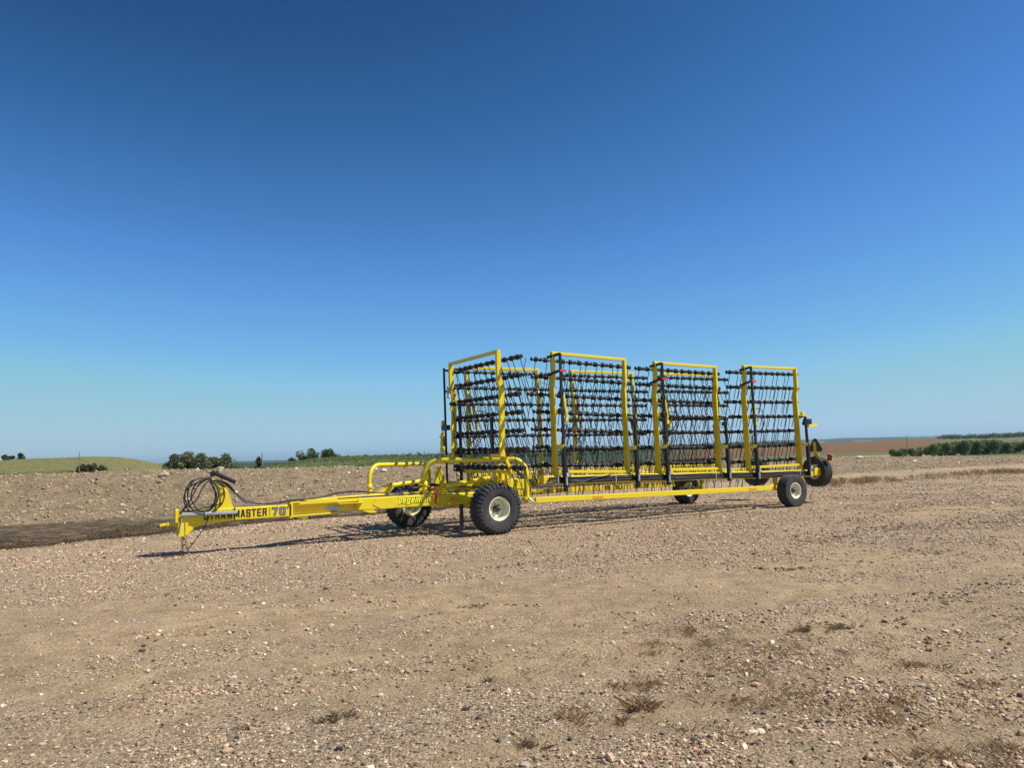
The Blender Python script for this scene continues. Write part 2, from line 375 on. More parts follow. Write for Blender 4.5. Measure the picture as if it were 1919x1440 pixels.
def field_mat(name, scale, amt):
    m, n, b = mat_new(name); L = n.links.new
    at = N(n, 'ShaderNodeVertexColor'); at.layer_name = 'cover'; geo = N(n, 'ShaderNodeNewGeometry')
    no = N(n, 'ShaderNodeTexNoise'); no.inputs['Scale'].default_value = scale; no.inputs['Detail'].default_value = 8; no.inputs['Roughness'].default_value = .7; L(geo.outputs['Position'], no.inputs['Vector'])
    r = ramp(n, [(.3, (1-amt,)*3), (.7, (1+amt,)*3)]); L(no.outputs[0], r.inputs[0])
    x = N(n, 'ShaderNodeMix', data_type='RGBA', blend_type='MULTIPLY'); x.inputs[0].default_value = 1; L(at.outputs[0], x.inputs[6]); L(r.outputs[0], x.inputs[7])
    L(x.outputs[2], b.inputs['Base Color']); b.inputs['Roughness'].default_value = 1; b.inputs['Specular IOR Level'].default_value = .1
    bp = N(n, 'ShaderNodeBump'); bp.inputs['Distance'].default_value = 2/scale*.3; L(no.outputs[0], bp.inputs['Height']); L(bp.outputs[0], b.inputs['Normal'])
    return m
tag(sheet('fields', (~near) & (GD < 2400)[:-1, :-1], field_mat('field_cover', 1.2, .45), {'cover': fc}), kind='structure')
tag(sheet('hills', (~near) & (GD >= 2400)[:-1, :-1], field_mat('hill_cover', .012, .4), {'cover': fc}), kind='structure')
# the same gravel behind the viewpoint, 4 mm lower
bk = MB(); bk.add([(-80, -80, -.06), (80, -80, -.06), (80, 8, -.06), (-80, 8, -.06)], [(0, 1, 2, 3)])
me = bk.mesh('ground_behind', gm); a = me.color_attributes.new('zone', 'FLOAT_COLOR', 'POINT'); a.data.foreach_set('color', [0, 0, .5, 0]*4)
tag(link('ground_behind', me), kind='structure')

# ------------------------------------------------------------------ stones, clods (one mesh each: uncountable)
def ico(sub):
    import bmesh
    b = bmesh.new(); bmesh.ops.create_icosphere(b, subdivisions=sub, radius=1); v = np.array([x.co[:] for x in b.verts]); f = np.array([[q.index for q in x.verts] for x in b.faces]); b.free(); return v, f
def scatter(name, xs, ys, size, mat, cols, sub=1, flat=(.45, .8), sink=.25, jag=.22, smooth=False, zoff=0):
    V0, F0 = ico(sub); n = len(xs); nv = len(V0)
    zs = terrain(xs, ys)+zoff
    sc = np.stack([size*RNG.uniform(.75, 1.3, n), size*RNG.uniform(.6, 1.0, n), size*RNG.uniform(*flat, n)], -1)
    P_ = V0[None]*(1+RNG.uniform(-jag, jag, (n, nv, 1)))*sc[:, None, :]
    a = RNG.uniform(0, 6.283, n); tl = RNG.normal(0, .3, n)
    ct, st = np.cos(tl)[:, None], np.sin(tl)[:, None]
    y, z = P_[..., 1]*ct-P_[..., 2]*st, P_[..., 1]*st+P_[..., 2]*ct
    ca, sa = np.cos(a)[:, None], np.sin(a)[:, None]
    X = P_[..., 0]*ca-y*sa+xs[:, None]; Y = P_[..., 0]*sa+y*ca+ys[:, None]; Z = z+(zs+sc[:, 2]*(1-2*sink))[:, None]
    co = np.stack([X, Y, Z], -1).reshape(-1, 3); f = (F0[None]+(np.arange(n)*nv)[:, None, None]).reshape(-1, 3)
    me = bpy.data.meshes.new(name); me.vertices.add(len(co)); me.vertices.foreach_set('co', co.ravel().astype(np.float32))
    me.loops.add(len(f)*3); me.loops.foreach_set('vertex_index', f.ravel().astype(np.int32))
    me.polygons.add(len(f)); me.polygons.foreach_set('loop_start', np.arange(0, len(f)*3, 3, dtype=np.int32)); me.polygons.foreach_set('loop_total', np.full(len(f), 3, np.int32))
    me.update(calc_edges=True); me.polygons.foreach_set('use_smooth', np.full(len(f), smooth))
    c = np.concatenate([np.repeat(cols, nv, 0), np.ones((n*nv, 1))], 1)
    at = me.color_attributes.new('tint', 'FLOAT_COLOR', 'POINT'); at.data.foreach_set('color', c.ravel().astype(np.float32))
    me.materials.append(mat); return link(name, me)
def stone_mat():
    m, n, b = mat_new('stone'); L = n.links.new
    at = N(n, 'ShaderNodeVertexColor'); at.layer_name = 'tint'; geo = N(n, 'ShaderNodeNewGeometry')
    no = N(n, 'ShaderNodeTexNoise'); no.inputs['Scale'].default_value = 90; no.inputs['Detail'].default_value = 4; L(geo.outputs['Position'], no.inputs['Vector'])
    r = ramp(n, [(.3, (.7,)*3), (.7, (1.2,)*3)]); L(no.outputs[0], r.inputs[0])
    x = N(n, 'ShaderNodeMix', data_type='RGBA', blend_type='MULTIPLY'); x.inputs[0].default_value = 1; L(at.outputs[0], x.inputs[6]); L(r.outputs[0], x.inputs[7])
    L(x.outputs[2], b.inputs['Base Color']); b.inputs['Roughness'].default_value = .85; b.inputs['Specular IOR Level'].default_value = .25; return m
SM = stone_mat()
PAL = np.array([(.085, .075, .065), (.17, .14, .11), (.28, .205, .132), (.40, .30, .185), (.53, .41, .265), (.49, .33, .215), (.62, .505, .345), (.78, .70, .55), (.39, .335, .255), (.58, .41, .275)])
PW = np.array([.035, .06, .14, .18, .17, .13, .12, .05, .05, .07]); PW = PW/PW.sum()
def pick(n): return PAL[RNG.choice(len(PAL), n, p=PW)]*np.array([1.09, 1.02, 1.0])*RNG.uniform(.8, 1.15, (n, 1))
def gdens(x, y):
    q = y-.30*x
    g = .50+1.0*fbm(q*.55, x*.08, 3, 71)+.6*fbm(x*.45, y*.6, 3, 72)+.22*sst(7.5, 12, y)-.10*sst(4, 12, x)*sst(8, 12, y)+.12*(1-sst(4, 5, y))
    g = np.clip(g-.72*lanes(x, y), .05, 2); c = .5+.5*fbm(x*1.6, y*1.6, 3, 90)
    return np.clip(g, 0, 1)*(.2+1.7*np.clip(c*1.8-.65, 0, 1))
def frus(n, y0, y1, tm=.78):
    y = np.sqrt(RNG.uniform(y0*y0, y1*y1, n)); return y*RNG.uniform(-tm, tm, n), y
x, y = frus(620000, 3.2, 24); x2, y2 = frus(230000, 24, 42, .80); x = np.concatenate([x, x2]); y = np.concatenate([y, y2]); g = gdens(x, y); keep = (RNG.uniform(0, 1, len(x)) < g*.66) & (y < 24.2+.5*x) & ((x > -4.5) | ((-8.3-x)*.78+(y-18.0)*.62 < .3)); x, y = x[keep], y[keep]
s = np.clip(np.exp(RNG.normal(math.log(.0056), .45, len(x))), .003, .022)*(1+.05*y)*np.where(y > 24, 1.15, 1)
scatter('gravel', x, y, s, SM, pick(len(x)), 1, smooth=False); tag(bpy.data.objects['gravel'], kind='stuff')
# heaps of coarser stone in the foreground
hx, hy, hs = [], [], []
CL = [(-2.15+1.0, 3.95, .75, .3, 300), (-.75, 3.9, .5, .25, 220), (-.9, 4.05, .3, .2, 120), (.75, 4.05, .42, .4, 330), (.95, 4.35, .3, .25, 120), (2.2, 3.95, .8, .25, 240), (1.6, 5.9, .9, .5, 130), (2.4, 5.2, .8, .5, 260), (2.9, 4.9, .7, .4, 220), (3.6, 6.3, .8, .5, 130),
      (-2.3, 5.6, .35, .14, 70), (-.4, 6.4, .9, .25, 70), (-3, 7.5, 1.2, .5, 160), (-2.0, 8.8, 1.4, .6, 220), (1.5, 7.5, 1, .5, 90), (1.9, 4.6, .5, .3, 130), (-1.3, 6.0, .8, .3, 80)]
for cx, cy, sx, sy, k in CL:
    k = int(k*1.5); hx.append(RNG.normal(cx, sx*.55, k)); hy.append(RNG.normal(cy, sy*.55, k)); hs.append(np.clip(np.exp(RNG.normal(math.log(.0095), .45, k)), .004, .030))
x, y = frus(1000, 3.2, 14); hx.append(x); hy.append(y); hs.append(np.clip(np.exp(RNG.normal(math.log(.0115), .42, len(x))), .005, .032))
hx, hy, hs = map(np.concatenate, (hx, hy, hs))
scatter('loose_stones', hx, hy, hs, SM, pick(len(hx)), 2, jag=.17, smooth=False, flat=(.4, .75), sink=.3); tag(bpy.data.objects['loose_stones'], kind='stuff')
# clods of dirt over the bank
n = 15000; ph = RNG.uniform(-.70, .70, n); t = np.tan(ph); d = np.interp(t, T_, YF)+RNG.uniform(-3, 1, n)+RNG.uniform(0, 1, n)*(np.interp(t, T_, YC)-np.interp(t, T_, YF)+3)
x, y = d*t, d; s = np.clip(np.exp(RNG.normal(math.log(.034), .5, n)), .012, .11)
scatter('dirt_clods', x, y, s, SM, np.array([(.385, .285, .173)])*RNG.uniform(.75, 1.2, (n, 1)), 1, jag=.3, sink=.4); tag(bpy.data.objects['dirt_clods'], kind='stuff')
n = 600; ph = RNG.uniform(-.70, .70, n); t = np.tan(ph); d = np.interp(t, T_, YF)+RNG.uniform(-1, 9, n)
scatter('bank_stones', d*t, d, np.clip(np.exp(RNG.normal(math.log(.032), .5, n)), .015, .11), SM, PAL[RNG.choice([3, 4, 6, 7, 8, 9], n)]*1.05, 2, jag=.12, sink=.3, smooth=True); tag(bpy.data.objects['bank_stones'], kind='stuff')

lx, ly = [], []
for (xa, ya, xb, yb, k, sd) in ((5, 13.2, 9.5, 15.3, 500, .10), (7.0, 14.6, 11, 15.6, 350, .16), (3.2, 10.2, 6.2, 10.9, 260, .10), (4.2, 8.2, 6.8, 8.9, 160, .07), (2.6, 7.0, 4.4, 7.6, 160, .06), (-1.2, 8.0, .2, 8.35, 110, .05), (5.8, 6.6, 4.6, 6.1, 120, .07), (-.4, 11.2, 3.0, 12.4, 200, .07), (-.2, 6.1, -2.6, 5.6, 120, .08), (8, 17.5, 14, 19.5, 400, .15)):
    f_ = RNG.uniform(0, 1, k)**1.2; j_ = vnoise(f_*9, f_*0, 7)
    m_ = j_ > .35; f_ = f_[m_]; lx.append(xa+(xb-xa)*f_+RNG.normal(0, sd, len(f_))); ly.append(ya+(yb-ya)*f_+.25*np.sin(f_*5+xa)+RNG.normal(0, sd, len(f_)))
lx, ly = np.concatenate(lx), np.concatenate(ly)
scatter('mud_crumbs', lx, ly, np.clip(np.exp(RNG.normal(math.log(.012), .5, len(lx))), .005, .045)*(.8+.02*ly), SM, np.array([(.20, .145, .09)])*RNG.uniform(.6, 1.3, (len(lx), 1)), 1, jag=.3, flat=(.3, .6)); tag(bpy.data.objects['mud_crumbs'], kind='stuff')
def at(px, py, D=None, z=None):         # ground point in a given viewing direction at depth D
    dr = fwd+rgt*((px-959.5)/1400)-upv*((py-720)/1400)
    k = D/dr.y; return dr.x*k, D, CAMZ+dr.z*k
def boulder(px, D, size, col, label, sub=3, flat=.6):
    x, y, _ = at(px, 890, D); z = terr1(x, y)
    V0, F0 = ico(sub); r = np.random.default_rng(int(px)); ang = r.uniform(0, 6.28)
    off = r.normal(0, 3, (3, 3)); Vv = V0.copy()
    for k in range(9):                      # plane cuts give facets
        d = r.normal(0, 1, 3); d /= np.linalg.norm(d); h = r.uniform(.62, .88); p = Vv@d; Vv = Vv-np.outer(np.maximum(p-h, 0), d)
    Vv *= np.array([size, size*.75, size*flat]); ca, sa = math.cos(ang*.2), math.sin(ang*.2)
    Vv = np.stack([Vv[:, 0]*ca-Vv[:, 1]*sa, Vv[:, 0]*sa+Vv[:, 1]*ca, Vv[:, 2]+size*flat*.55], -1)
    me = bpy.data.meshes.new('boulder'); me.from_pydata(Vv.tolist(), [], F0.tolist()); me.update()
    c = me.color_attributes.new('tint', 'FLOAT_COLOR', 'POINT'); c.data.foreach_set('color', list((*col, 1))*len(Vv)); me.materials.append(SM)
    o = link('boulder', me); o.location = (x, y, z-.02); tag(o, label, 'rock', 'boulders lying on the dirt bank'); return o
boulder(307, 32.5, .25, (.42, .32, .25), 'large pinkish boulder at the crest of the dirt bank, left of the hose loops')
boulder(413, 34.2, .17, (.42, .36, .29), 'rounded grey boulder on the bank crest right behind the hose stand')
boulder(441, 30.6, .13, (.62, .57, .50), 'white angular stone halfway down the bank, right of the hose stand')
boulder(457, 30.9, .10, (.25, .17, .12), 'dark brown stone on the bank beside a white angular one')
boulder(720, 35.2, .18, (.70, .62, .50), 'pale cream boulder on the bank above the far yellow guard hoop')
boulder(559, 31.5, .11, (.45, .37, .28), 'tan stone halfway down the bank above the middle of the tongue')
boulder(472, 33.0, .09, (.5, .42, .32), 'small tan stone high on the bank between hose stand and wooden post')
boulder(230, 28.6, .12, (.60, .56, .50), 'white stone at the foot of the bank, upper of a close pair', )
boulder(229, 27.0, .11, (.62, .58, .52), 'white stone at the foot of the bank, lower of a close pair')
boulder(237, 34, .08, (.5, .36, .26), 'small pinkish stone on the bank crest near the grassy hill')
boulder(1613, 57, .38, (.50, .46, .38), 'long flat whitish slab on the crest at the right, near the raised wheel', flat=.4)
boulder(1715, 53, .22, (.68, .64, .56), 'white stone on the far dirt in front of the tree belt')
boulder(674, 35.8, .09, (.60, .55, .46), 'small white stone on the bank crest left of the guard hoops')

# ------------------------------------------------------------------ plants
def leafmat(name, c1, c2, rough=.6):
    m, n, b = mat_new(name); L = n.links.new
    geo = N(n, 'ShaderNodeNewGeometry'); r = ramp(n, [(0, c1), (1, c2)]); L(geo.outputs['Random Per Island'], r.inputs[0]); L(r.outputs[0], b.inputs['Base Color'])
    b.inputs['Roughness'].default_value = rough; b.inputs['Specular IOR Level'].default_value = .25
    tr = N(n, 'ShaderNodeBsdfTranslucent'); L(r.outputs[0], tr.inputs[0]); mx = N(n, 'ShaderNodeMixShader'); mx.inputs[0].default_value = .25
    L(b.outputs[0], mx.inputs[1]); L(tr.outputs[0], mx.inputs[2]); L(mx.outputs[0], n.nodes['Material Output'].inputs[0]); return m
LM = dict(dark=leafmat('leaves_dark', (.045, .075, .022), (.125, .165, .055)), willow=leafmat('leaves_willow', (.10, .12, .06), (.20, .22, .11)),
          poplar=leafmat('leaves_poplar', (.085, .135, .042), (.23, .30, .105)), olive=leafmat('leaves_olive', (.10, .085, .04), (.16, .13, .06)),
          dead=leafmat('dead_stems', (.24, .15, .078), (.48, .335, .19), .8), deadd=leafmat('dead_stems_dark', (.13, .09, .055), (.30, .21, .12), .8),
          ditch=leafmat('ditch_stems', (.07, .048, .028), (.17, .125, .07), .9), grass=leafmat('meadow_grass', (.21, .20, .075), (.35, .31, .13)), green=leafmat('young_grass', (.12, .155, .05), (.22, .25, .10)),
          scrub=leafmat('scrub', (.05, .065, .028), (.10, .105, .045)), bark=None)
LM['bark'] = paint('bark', (.12, .10, .08), .9, dirt=.4)
def quadcloud(name, C_, sz, mat, parent=None, up=.3, asp=1.6):
    n = len(C_); a = RNG.normal(0, 1, (n, 3)); a[:, 2] *= .6; a /= np.linalg.norm(a, axis=1)[:, None]
    b = RNG.normal(0, 1, (n, 3)); b -= a*(a*b).sum(1)[:, None]; b /= np.linalg.norm(b, axis=1)[:, None]
    sz = np.broadcast_to(sz, n)[:, None]
    v = np.stack([C_-a*sz*asp*.5, C_+b*sz*.42, C_+a*sz*asp*.5, C_-b*sz*.42], 1).reshape(-1, 3)
    me = bpy.data.meshes.new(name); me.vertices.add(4*n); me.vertices.foreach_set('co', v.ravel().astype(np.float32))
    me.loops.add(4*n); me.loops.foreach_set('vertex_index', np.arange(4*n, dtype=np.int32)); me.polygons.add(n)
    me.polygons.foreach_set('loop_start', np.arange(0, 4*n, 4, dtype=np.int32)); me.polygons.foreach_set('loop_total', np.full(n, 4, np.int32)); me.update(calc_edges=True)
    me.materials.append(mat); return link(name, me, parent) if name else me
def crown_pts(n, w, h, base, seed, blobs=14, kind='round'):
    r = np.random.default_rng(seed); cs = []
    for k in range(blobs):
        zz = r.uniform(0, 1)
        rr = {'round': math.sqrt(max(.05, 1-(2*zz-1)**2)), 'cone': (1-zz)*.9+.15, 'bush': math.sqrt(max(.03, 1-zz**2)), 'oval': math.sqrt(max(.08, 1-(1.9*zz-.95)**2))*.9}[kind]
        a = r.uniform(0, 6.28); q = r.uniform(.2, .85)*rr*w/2
        cs.append((q*math.cos(a), q*math.sin(a), base+(h-base)*(.1+.82*zz), r.uniform(.16, .30)*min(w, h-base)))
    cs = np.array(cs); i = r.integers(0, blobs, n); d = r.normal(0, 1, (n, 3)); d /= np.linalg.norm(d, axis=1)[:, None]
    R = cs[i, 3]*r.uniform(.45, 1.12, n)**.6
    p = cs[i, :3]+d*R[:, None]; p[:, 2] = np.maximum(p[:, 2], base*.5+.05)
    return p, cs
def tree(name, x, y, w, h, mat, label, cat='tree', group=None, n=1500, leaf=.22, trunk=True, kind='round', base=None, seed=None, blobs=14, zo=0, mesh=None):
    z = terr1(x, y)+zo; seed = seed if seed is not None else int(abs(x*13+y*7)); base = (h*.15 if trunk else 0) if base is None else base
    root = empty(name, (x, y, z)); tag(root, label, cat, group)
    p, cs = crown_pts(n, w, h, base, seed, blobs, kind)
    quadcloud('crown' if trunk else 'foliage', p, leaf*RNG.uniform(.6, 1.3, n), mat, root)
    b = MB(); r = random.Random(seed)
    if trunk: b.tube([(0, 0, -.3), (.03*w, 0, h*.3), (.0, .02*w, h*.62), (0, 0, h*.85)], [w*.045, w*.035, w*.022, w*.008], 6)
    for c in cs[:8]:
        b.tube([(0, 0, h*.22 if trunk else 0), (c[0]*.5, c[1]*.5, c[2]*.62), (c[0], c[1], c[2])], [w*.016, w*.011, w*.004], 5)
    b.build('trunk' if trunk else 'stem', LM['bark'], root); return root
def tx(px, D, py=868): return at(px, py, D)[0]
# bush cluster left of the hose stand, bushes and trees behind the bank
k = 0
for px, hh, ww in ((326, 1.9, 1.7), (341, 2.35, 2.2), (358, 2.3, 2.3), (375, 2.5, 2.3), (391, 2.15, 1.9), (407, 2.5, 2.0)):
    tree('willow_bush', tx(px, 92), 92+(k % 3)*1.5, ww*1.65, hh*.96, LM['willow'], ['leftmost grey-green bush of the thicket behind the bank crest', 'second bush from the left in the grey-green thicket', 'third bush from the left in the grey-green thicket',
         'bush just right of the middle of the grey-green thicket', 'lower bush second from the right in the thicket', 'rightmost tall bush of the thicket left of the hose stand'][k], 'bush', 'grey-green bushes in the thicket behind the bank', n=2600, leaf=.16, trunk=False, kind='bush', zo=.25, blobs=20); k += 1
tree('willow_bush', tx(421, 96), 96, 1.8, 1.5, LM['willow'], 'low bush trailing off at the right end of the thicket', 'bush', 'grey-green bushes in the thicket behind the bank', n=800, leaf=.14, trunk=False, kind='bush', zo=.1)
tree('small_evergreen', tx(485, 84), 84, .95, 1.55, LM['dark'], 'small dark evergreen beside the wooden post behind the bank', 'tree', n=1300, leaf=.11, kind='cone', base=.05, zo=-.1)
tree('round_tree', tx(579, 92), 92, 3.3, 1.95, LM['dark'], 'broad round dark green tree on the green mound', 'tree', 'trees on the green mound', n=4200, leaf=.13, kind='round', base=.05, blobs=26, zo=-.1)
tree('round_tree', tx(616, 93), 93, 2.6, 2.05, LM['dark'], 'taller pointed tree right of the broad round one on the mound', 'tree', 'trees on the green mound', n=3200, leaf=.13, kind='round', base=.05, blobs=18, zo=-.15)
tree('round_tree', tx(631, 94), 94, .9, 1.4, LM['dark'], 'small slim tree at the right end of the trees on the mound', 'tree', 'trees on the green mound', n=800, leaf=.11, kind='oval', base=.05, zo=-.1)
tree('olive_bush', tx(546, 90), 90, 1.7, .95, LM['olive'], 'greyish bush left of the broad round tree on the mound', 'bush', n=1300, leaf=.11, trunk=False, kind='bush', zo=-.05)
tree('olive_bush', tx(520, 88), 88, 1.9, .45, LM['olive'], 'low brownish bush between the wooden post and the round tree', 'bush', n=900, leaf=.1, trunk=False, kind='bush', zo=-.05)
tree('hill_bush', tx(168, 78), 78, 4.6, 1.0, LM['scrub'], 'wide low dark bush on the hillside by the thin tall pole', 'bush', 'scrub on the grassy hill', n=3600, leaf=.13, trunk=False, kind='bush', blobs=30)
tree('hill_bush', tx(240, 76), 76, 1.4, .62, LM['scrub'], 'small bush low on the grassy hillside left of the thicket', 'bush', 'scrub on the grassy hill', n=1000, leaf=.12, trunk=False, kind='bush')
tree('hill_bush', tx(12, 124), 124, 3.4, 1.5, LM['scrub'], 'bush on the hill skyline at the left edge of the photo', 'bush', 'scrub on the grassy hill', n=1600, leaf=.17, trunk=False, kind='bush')
tree('hill_bush', tx(38, 124), 124, 1.6, 1.6, LM['scrub'], 'rounder bush on the skyline, second from the left edge', 'bush', 'scrub on the grassy hill', n=900, leaf=.16, trunk=False, kind='bush')
tree('hill_bush', tx(117, 124), 124, 1.8, .6, LM['scrub'], 'tiny bush on the crown of the grassy hill', 'bush', 'scrub on the grassy hill', n=500, leaf=.14, trunk=False, kind='bush')
# poplar belt at the right
pm = []
for s_ in range(5):
    p, cs = crown_pts(2600, 6.4, 8.2, .2, 100+s_, 24, 'oval'); pm.append(quadcloud('', p, .46*RNG.uniform(.6, 1.3, len(p)), LM['poplar']))
tb = MB(); tb.tube([(0, 0, -.5), (.1, 0, 3), (0, 0, 6.2)], [.16, .12, .03], 6)
for a in range(5): tb.tube([(0, 0, 1.5+a*.7), (math.cos(a*2.1)*1.3, math.sin(a*2.1)*1.3, 2.8+a*.8)], [.06, .02], 5)
tbm = tb.mesh('trunk', LM['bark'])
pos = [(1676, 4.2), (1694, 4.4), (1710, 4.6), (1725, 5.0), (1740, 5.4), (1753, 6.2), (1765, 6.8), (1777, 7.0), (1789, 7.2), (1801, 7.3), (1812, 7.4), (1823, 7.6), (1834, 7.4), (1845, 7.7), (1856, 7.5), (1867, 7.2), (1878, 6.8), (1890, 6.0), (1902, 6.1), (1914, 5.8), (1926, 6.2), (1938, 6), (1952, 6.3), (1685, 3.6), (1760, 6.0), (1806, 7.0), (1850, 7.1)]
ORD = 'first second third fourth fifth sixth seventh eighth ninth tenth eleventh twelfth thirteenth fourteenth fifteenth sixteenth seventeenth eighteenth nineteenth twentieth twenty-first twenty-second twenty-third twenty-fourth twenty-fifth twenty-sixth twenty-seventh'.split()
for i, (px, hh) in enumerate(pos):
    D = 345+(i*37 % 23); x = tx(px, D); z = terr1(x, D)
    root = empty('poplar_tree', (x, D, z-.2), i*1.3)
    rank = sorted(q[0] for q in pos).index(px)
    l = ('low', 'tall dense', 'paler')[0 if rank < 6 else 1 if rank < 21 else 2]+' poplar, '+ORD[rank]+' tree from the left in the belt on the right'
    tag(root, l, 'tree', 'poplars in the belt on the right')
    sc = hh/9.3; root.scale = (sc*.35+.65, sc*.35+.65, sc)
    link('crown', pm[i % 5], root); link('trunk', tbm, root)
# scattered far trees on the rise beyond, one uncountable belt
pts = []
for k in range(170):
    px = RNG.uniform(1770, 1960) if k % 3 else RNG.uniform(1540, 1960); D = RNG.uniform(1250, 1550) if px > 1760 else RNG.uniform(560, 640)
    x = tx(px, D); z = terr1(x, D); h_ = RNG.uniform(3, 8) if px > 1760 else RNG.uniform(1, 2.2)
    if px < 1760: continue
    if px < 1760 and vnoise(np.array([px*.03]), np.array([1.]), 3)[0] < .5: continue
    q = RNG.normal(0, 1, (60, 3))*np.array([h_*.5, h_*.5, h_*.28])+np.array([x, D, z+h_*.45]); pts.append(q)
for k in range(900):                    # dark wood in the valley behind the mound and the machine
    px = RNG.uniform(630, 1500); D = RNG.uniform(1900, 2700); x = tx(px, D); z = terr1(x, D)
    q = RNG.normal(0, 1, (26, 3))*np.array([9, 9, 4.5])+np.array([x, D, z+4]); pts.append(q)
pts = np.concatenate(pts); tag(quadcloud('distant_wood', pts, np.where(pts[:, 1] > 1700, 7.0, 1.9), LM['dark']), kind='stuff')
# scrub strip behind the machine on the far dirt
pts = []
for k in range(260):
    px = RNG.uniform(985, 1530); D = RNG.uniform(100, 160); x = tx(px, D); z = terr1(x, D); hh = RNG.uniform(.6, 1.9)
    pts.append(RNG.normal(0, 1, (70, 3))*np.array([1.3, 1.0, hh*.33])+np.array([x, D, z+hh*.5]))
tag(quadcloud('scrub', np.concatenate(pts), .28, LM['scrub']), kind='stuff')
def blades(name, X, Y, hgt, wid, mat, lean=.35, parent=None, z=None, kind='stuff', dirs=None):
    n = len(X); Z = terrain(X, Y)-.01 if z is None else z; a = RNG.uniform(0, 6.283, n); b = RNG.uniform(0, 6.283, n)
    h = hgt*RNG.uniform(.5, 1.2, n); ln = np.abs(RNG.normal(0, lean, n))*h
    if dirs is not None: b = dirs; ln = h*RNG.uniform(.3, 1.5, n)*lean*2
    w = wid*RNG.uniform(.6, 1.3, n)
    bx, by = np.cos(a)*w/2, np.sin(a)*w/2
    v = np.stack([np.stack([X-bx, Y-by, Z], -1), np.stack([X+bx, Y+by, Z], -1), np.stack([X+np.cos(b)*ln*.4+bx*.6, Y+np.sin(b)*ln*.4+by*.6, Z+h*.6], -1), np.stack([X+np.cos(b)*ln, Y+np.sin(b)*ln, Z+h], -1)], 1).reshape(-1, 3)
    me = bpy.data.meshes.new(name); me.vertices.add(4*n); me.vertices.foreach_set('co', v.ravel().astype(np.float32))
    me.loops.add(4*n); me.loops.foreach_set('vertex_index', np.arange(4*n, dtype=np.int32)); me.polygons.add(n)
    me.polygons.foreach_set('loop_start', np.arange(0, 4*n, 4, dtype=np.int32)); me.polygons.foreach_set('loop_total', np.full(n, 4, np.int32)); me.update(calc_edges=True)
    me.materials.append(mat); o = link(name, me, parent)
    if kind: o['kind'] = kind
    return o
t = RNG.uniform(-.74, -.42, 26000); d = RNG.uniform(42, 85, 26000); blades('grass', t*d, d, .16*(1+.9*vnoise(t*d*.2, d*.2, 4)), .05, LM['grass'])
t = RNG.uniform(-.38, -.05, 30000); d = RNG.uniform(55, 95, 30000); blades('green_crop', t*d, d, .16, .05, LM['green'])
# dead weeds: the ditch, the edge of the pad on the right, thin cover in the foreground
def weedpatch(cx, cy, sx, sy, n):
    return RNG.normal(cx, sx, n), RNG.normal(cy, sy, n)
n = 190000; X = RNG.uniform(-24, 4, n); Y = RNG.uniform(13, 28, n)
e = np.maximum((Y-(24.3+.5*X))*.9, np.where(X < -4.5, (-8.3-X)*.78+(Y-18.0)*.62, -5)); ph = np.clip(X/Y, -.8, .8)
dd = Y-np.interp(ph, T_, YF); k = (e > -.35+.6*vnoise(X*2, Y*2, 19)) & (dd < -.8) & (RNG.uniform(0, 1, n) < np.clip(1.1-np.abs(e-1.2)/5, .0, 1)) & (vnoise(X*1.5, Y*1.5, 9) > .28+.05*np.maximum(e-1, 0))
blades('ditch_weeds', X[k], Y[k], .055, .016, LM['ditch'], 1.0)
bx, by = [], []
for i in range(330):
    X0 = RNG.uniform(9, 27); 
    dens = vnoise(np.array([X0*.55]), np.array([2.]), 14)[0]
    if dens < .38 or RNG.uniform() > .75*dens: continue
    Y0 = 24.4+.5*X0+RNG.normal(0, .7)+.8*(vnoise(np.array([X0*.4]), np.array([5.]), 15)[0]-.5); kk = int(RNG.uniform(8, 42)*(1.5 if (11 < X0 < 16 or 22.5 < X0 < 25) else .45)); bx.append(RNG.normal(X0, .13, kk)); by.append(RNG.normal(Y0, .14, kk))
blades('edge_weeds', np.concatenate(bx), np.concatenate(by), .24, .009, LM['dead'], .5)
bx, by = [], []
FW = [(1120, 1225, .5, 20), (1700, 1190, .6, 30), (1380, 1150, .8, 25), (1300, 1350, .25, 20), (1450, 1290, .3, 30), (1750, 1290, .3, 30), (1880, 1330, .2, 20), (700, 1260, .5, 10), (1240, 1195, .5, 60), (1300, 1180, .4, 55), (1270, 1215, .4, 40), (1410, 1200, .35, 45), (1480, 1215, .4, 50), (1440, 1235, .4, 40), (1340, 1235, .35, 35), (1380, 1265, .3, 35), (1350, 1300, .25, 30), (1180, 1270, .18, 45), (1110, 1320, .15, 40),
      (1600, 1290, .3, 50), (1640, 1310, .25, 45), (1720, 1235, .2, 35), (1870, 1265, .2, 35), (1560, 1225, .25, 25), (1840, 1385, .16, 55), (1780, 1400, .16, 45), (1000, 1240, .2, 12), (1530, 1310, .2, 25), (1650, 1330, .15, 30), (880, 1425, .12, 50), (1890, 1160, .3, 15)]
for px, py, sp_, kk in FW:
    D = CAMZ*1400/(py-(867-.031*(px-450))); X0 = tx(px, D, py); kk = int(kk*6)
    for c in range(12):
        cx, cy = RNG.normal(X0, sp_*.8), RNG.normal(D, sp_*.5); bx.append(RNG.normal(cx, .045, kk//12)); by.append(RNG.normal(cy, .04, kk//12))
blades('sparse_weeds', np.concatenate(bx), np.concatenate(by), .045, .0017, LM['dead'], 1.0)
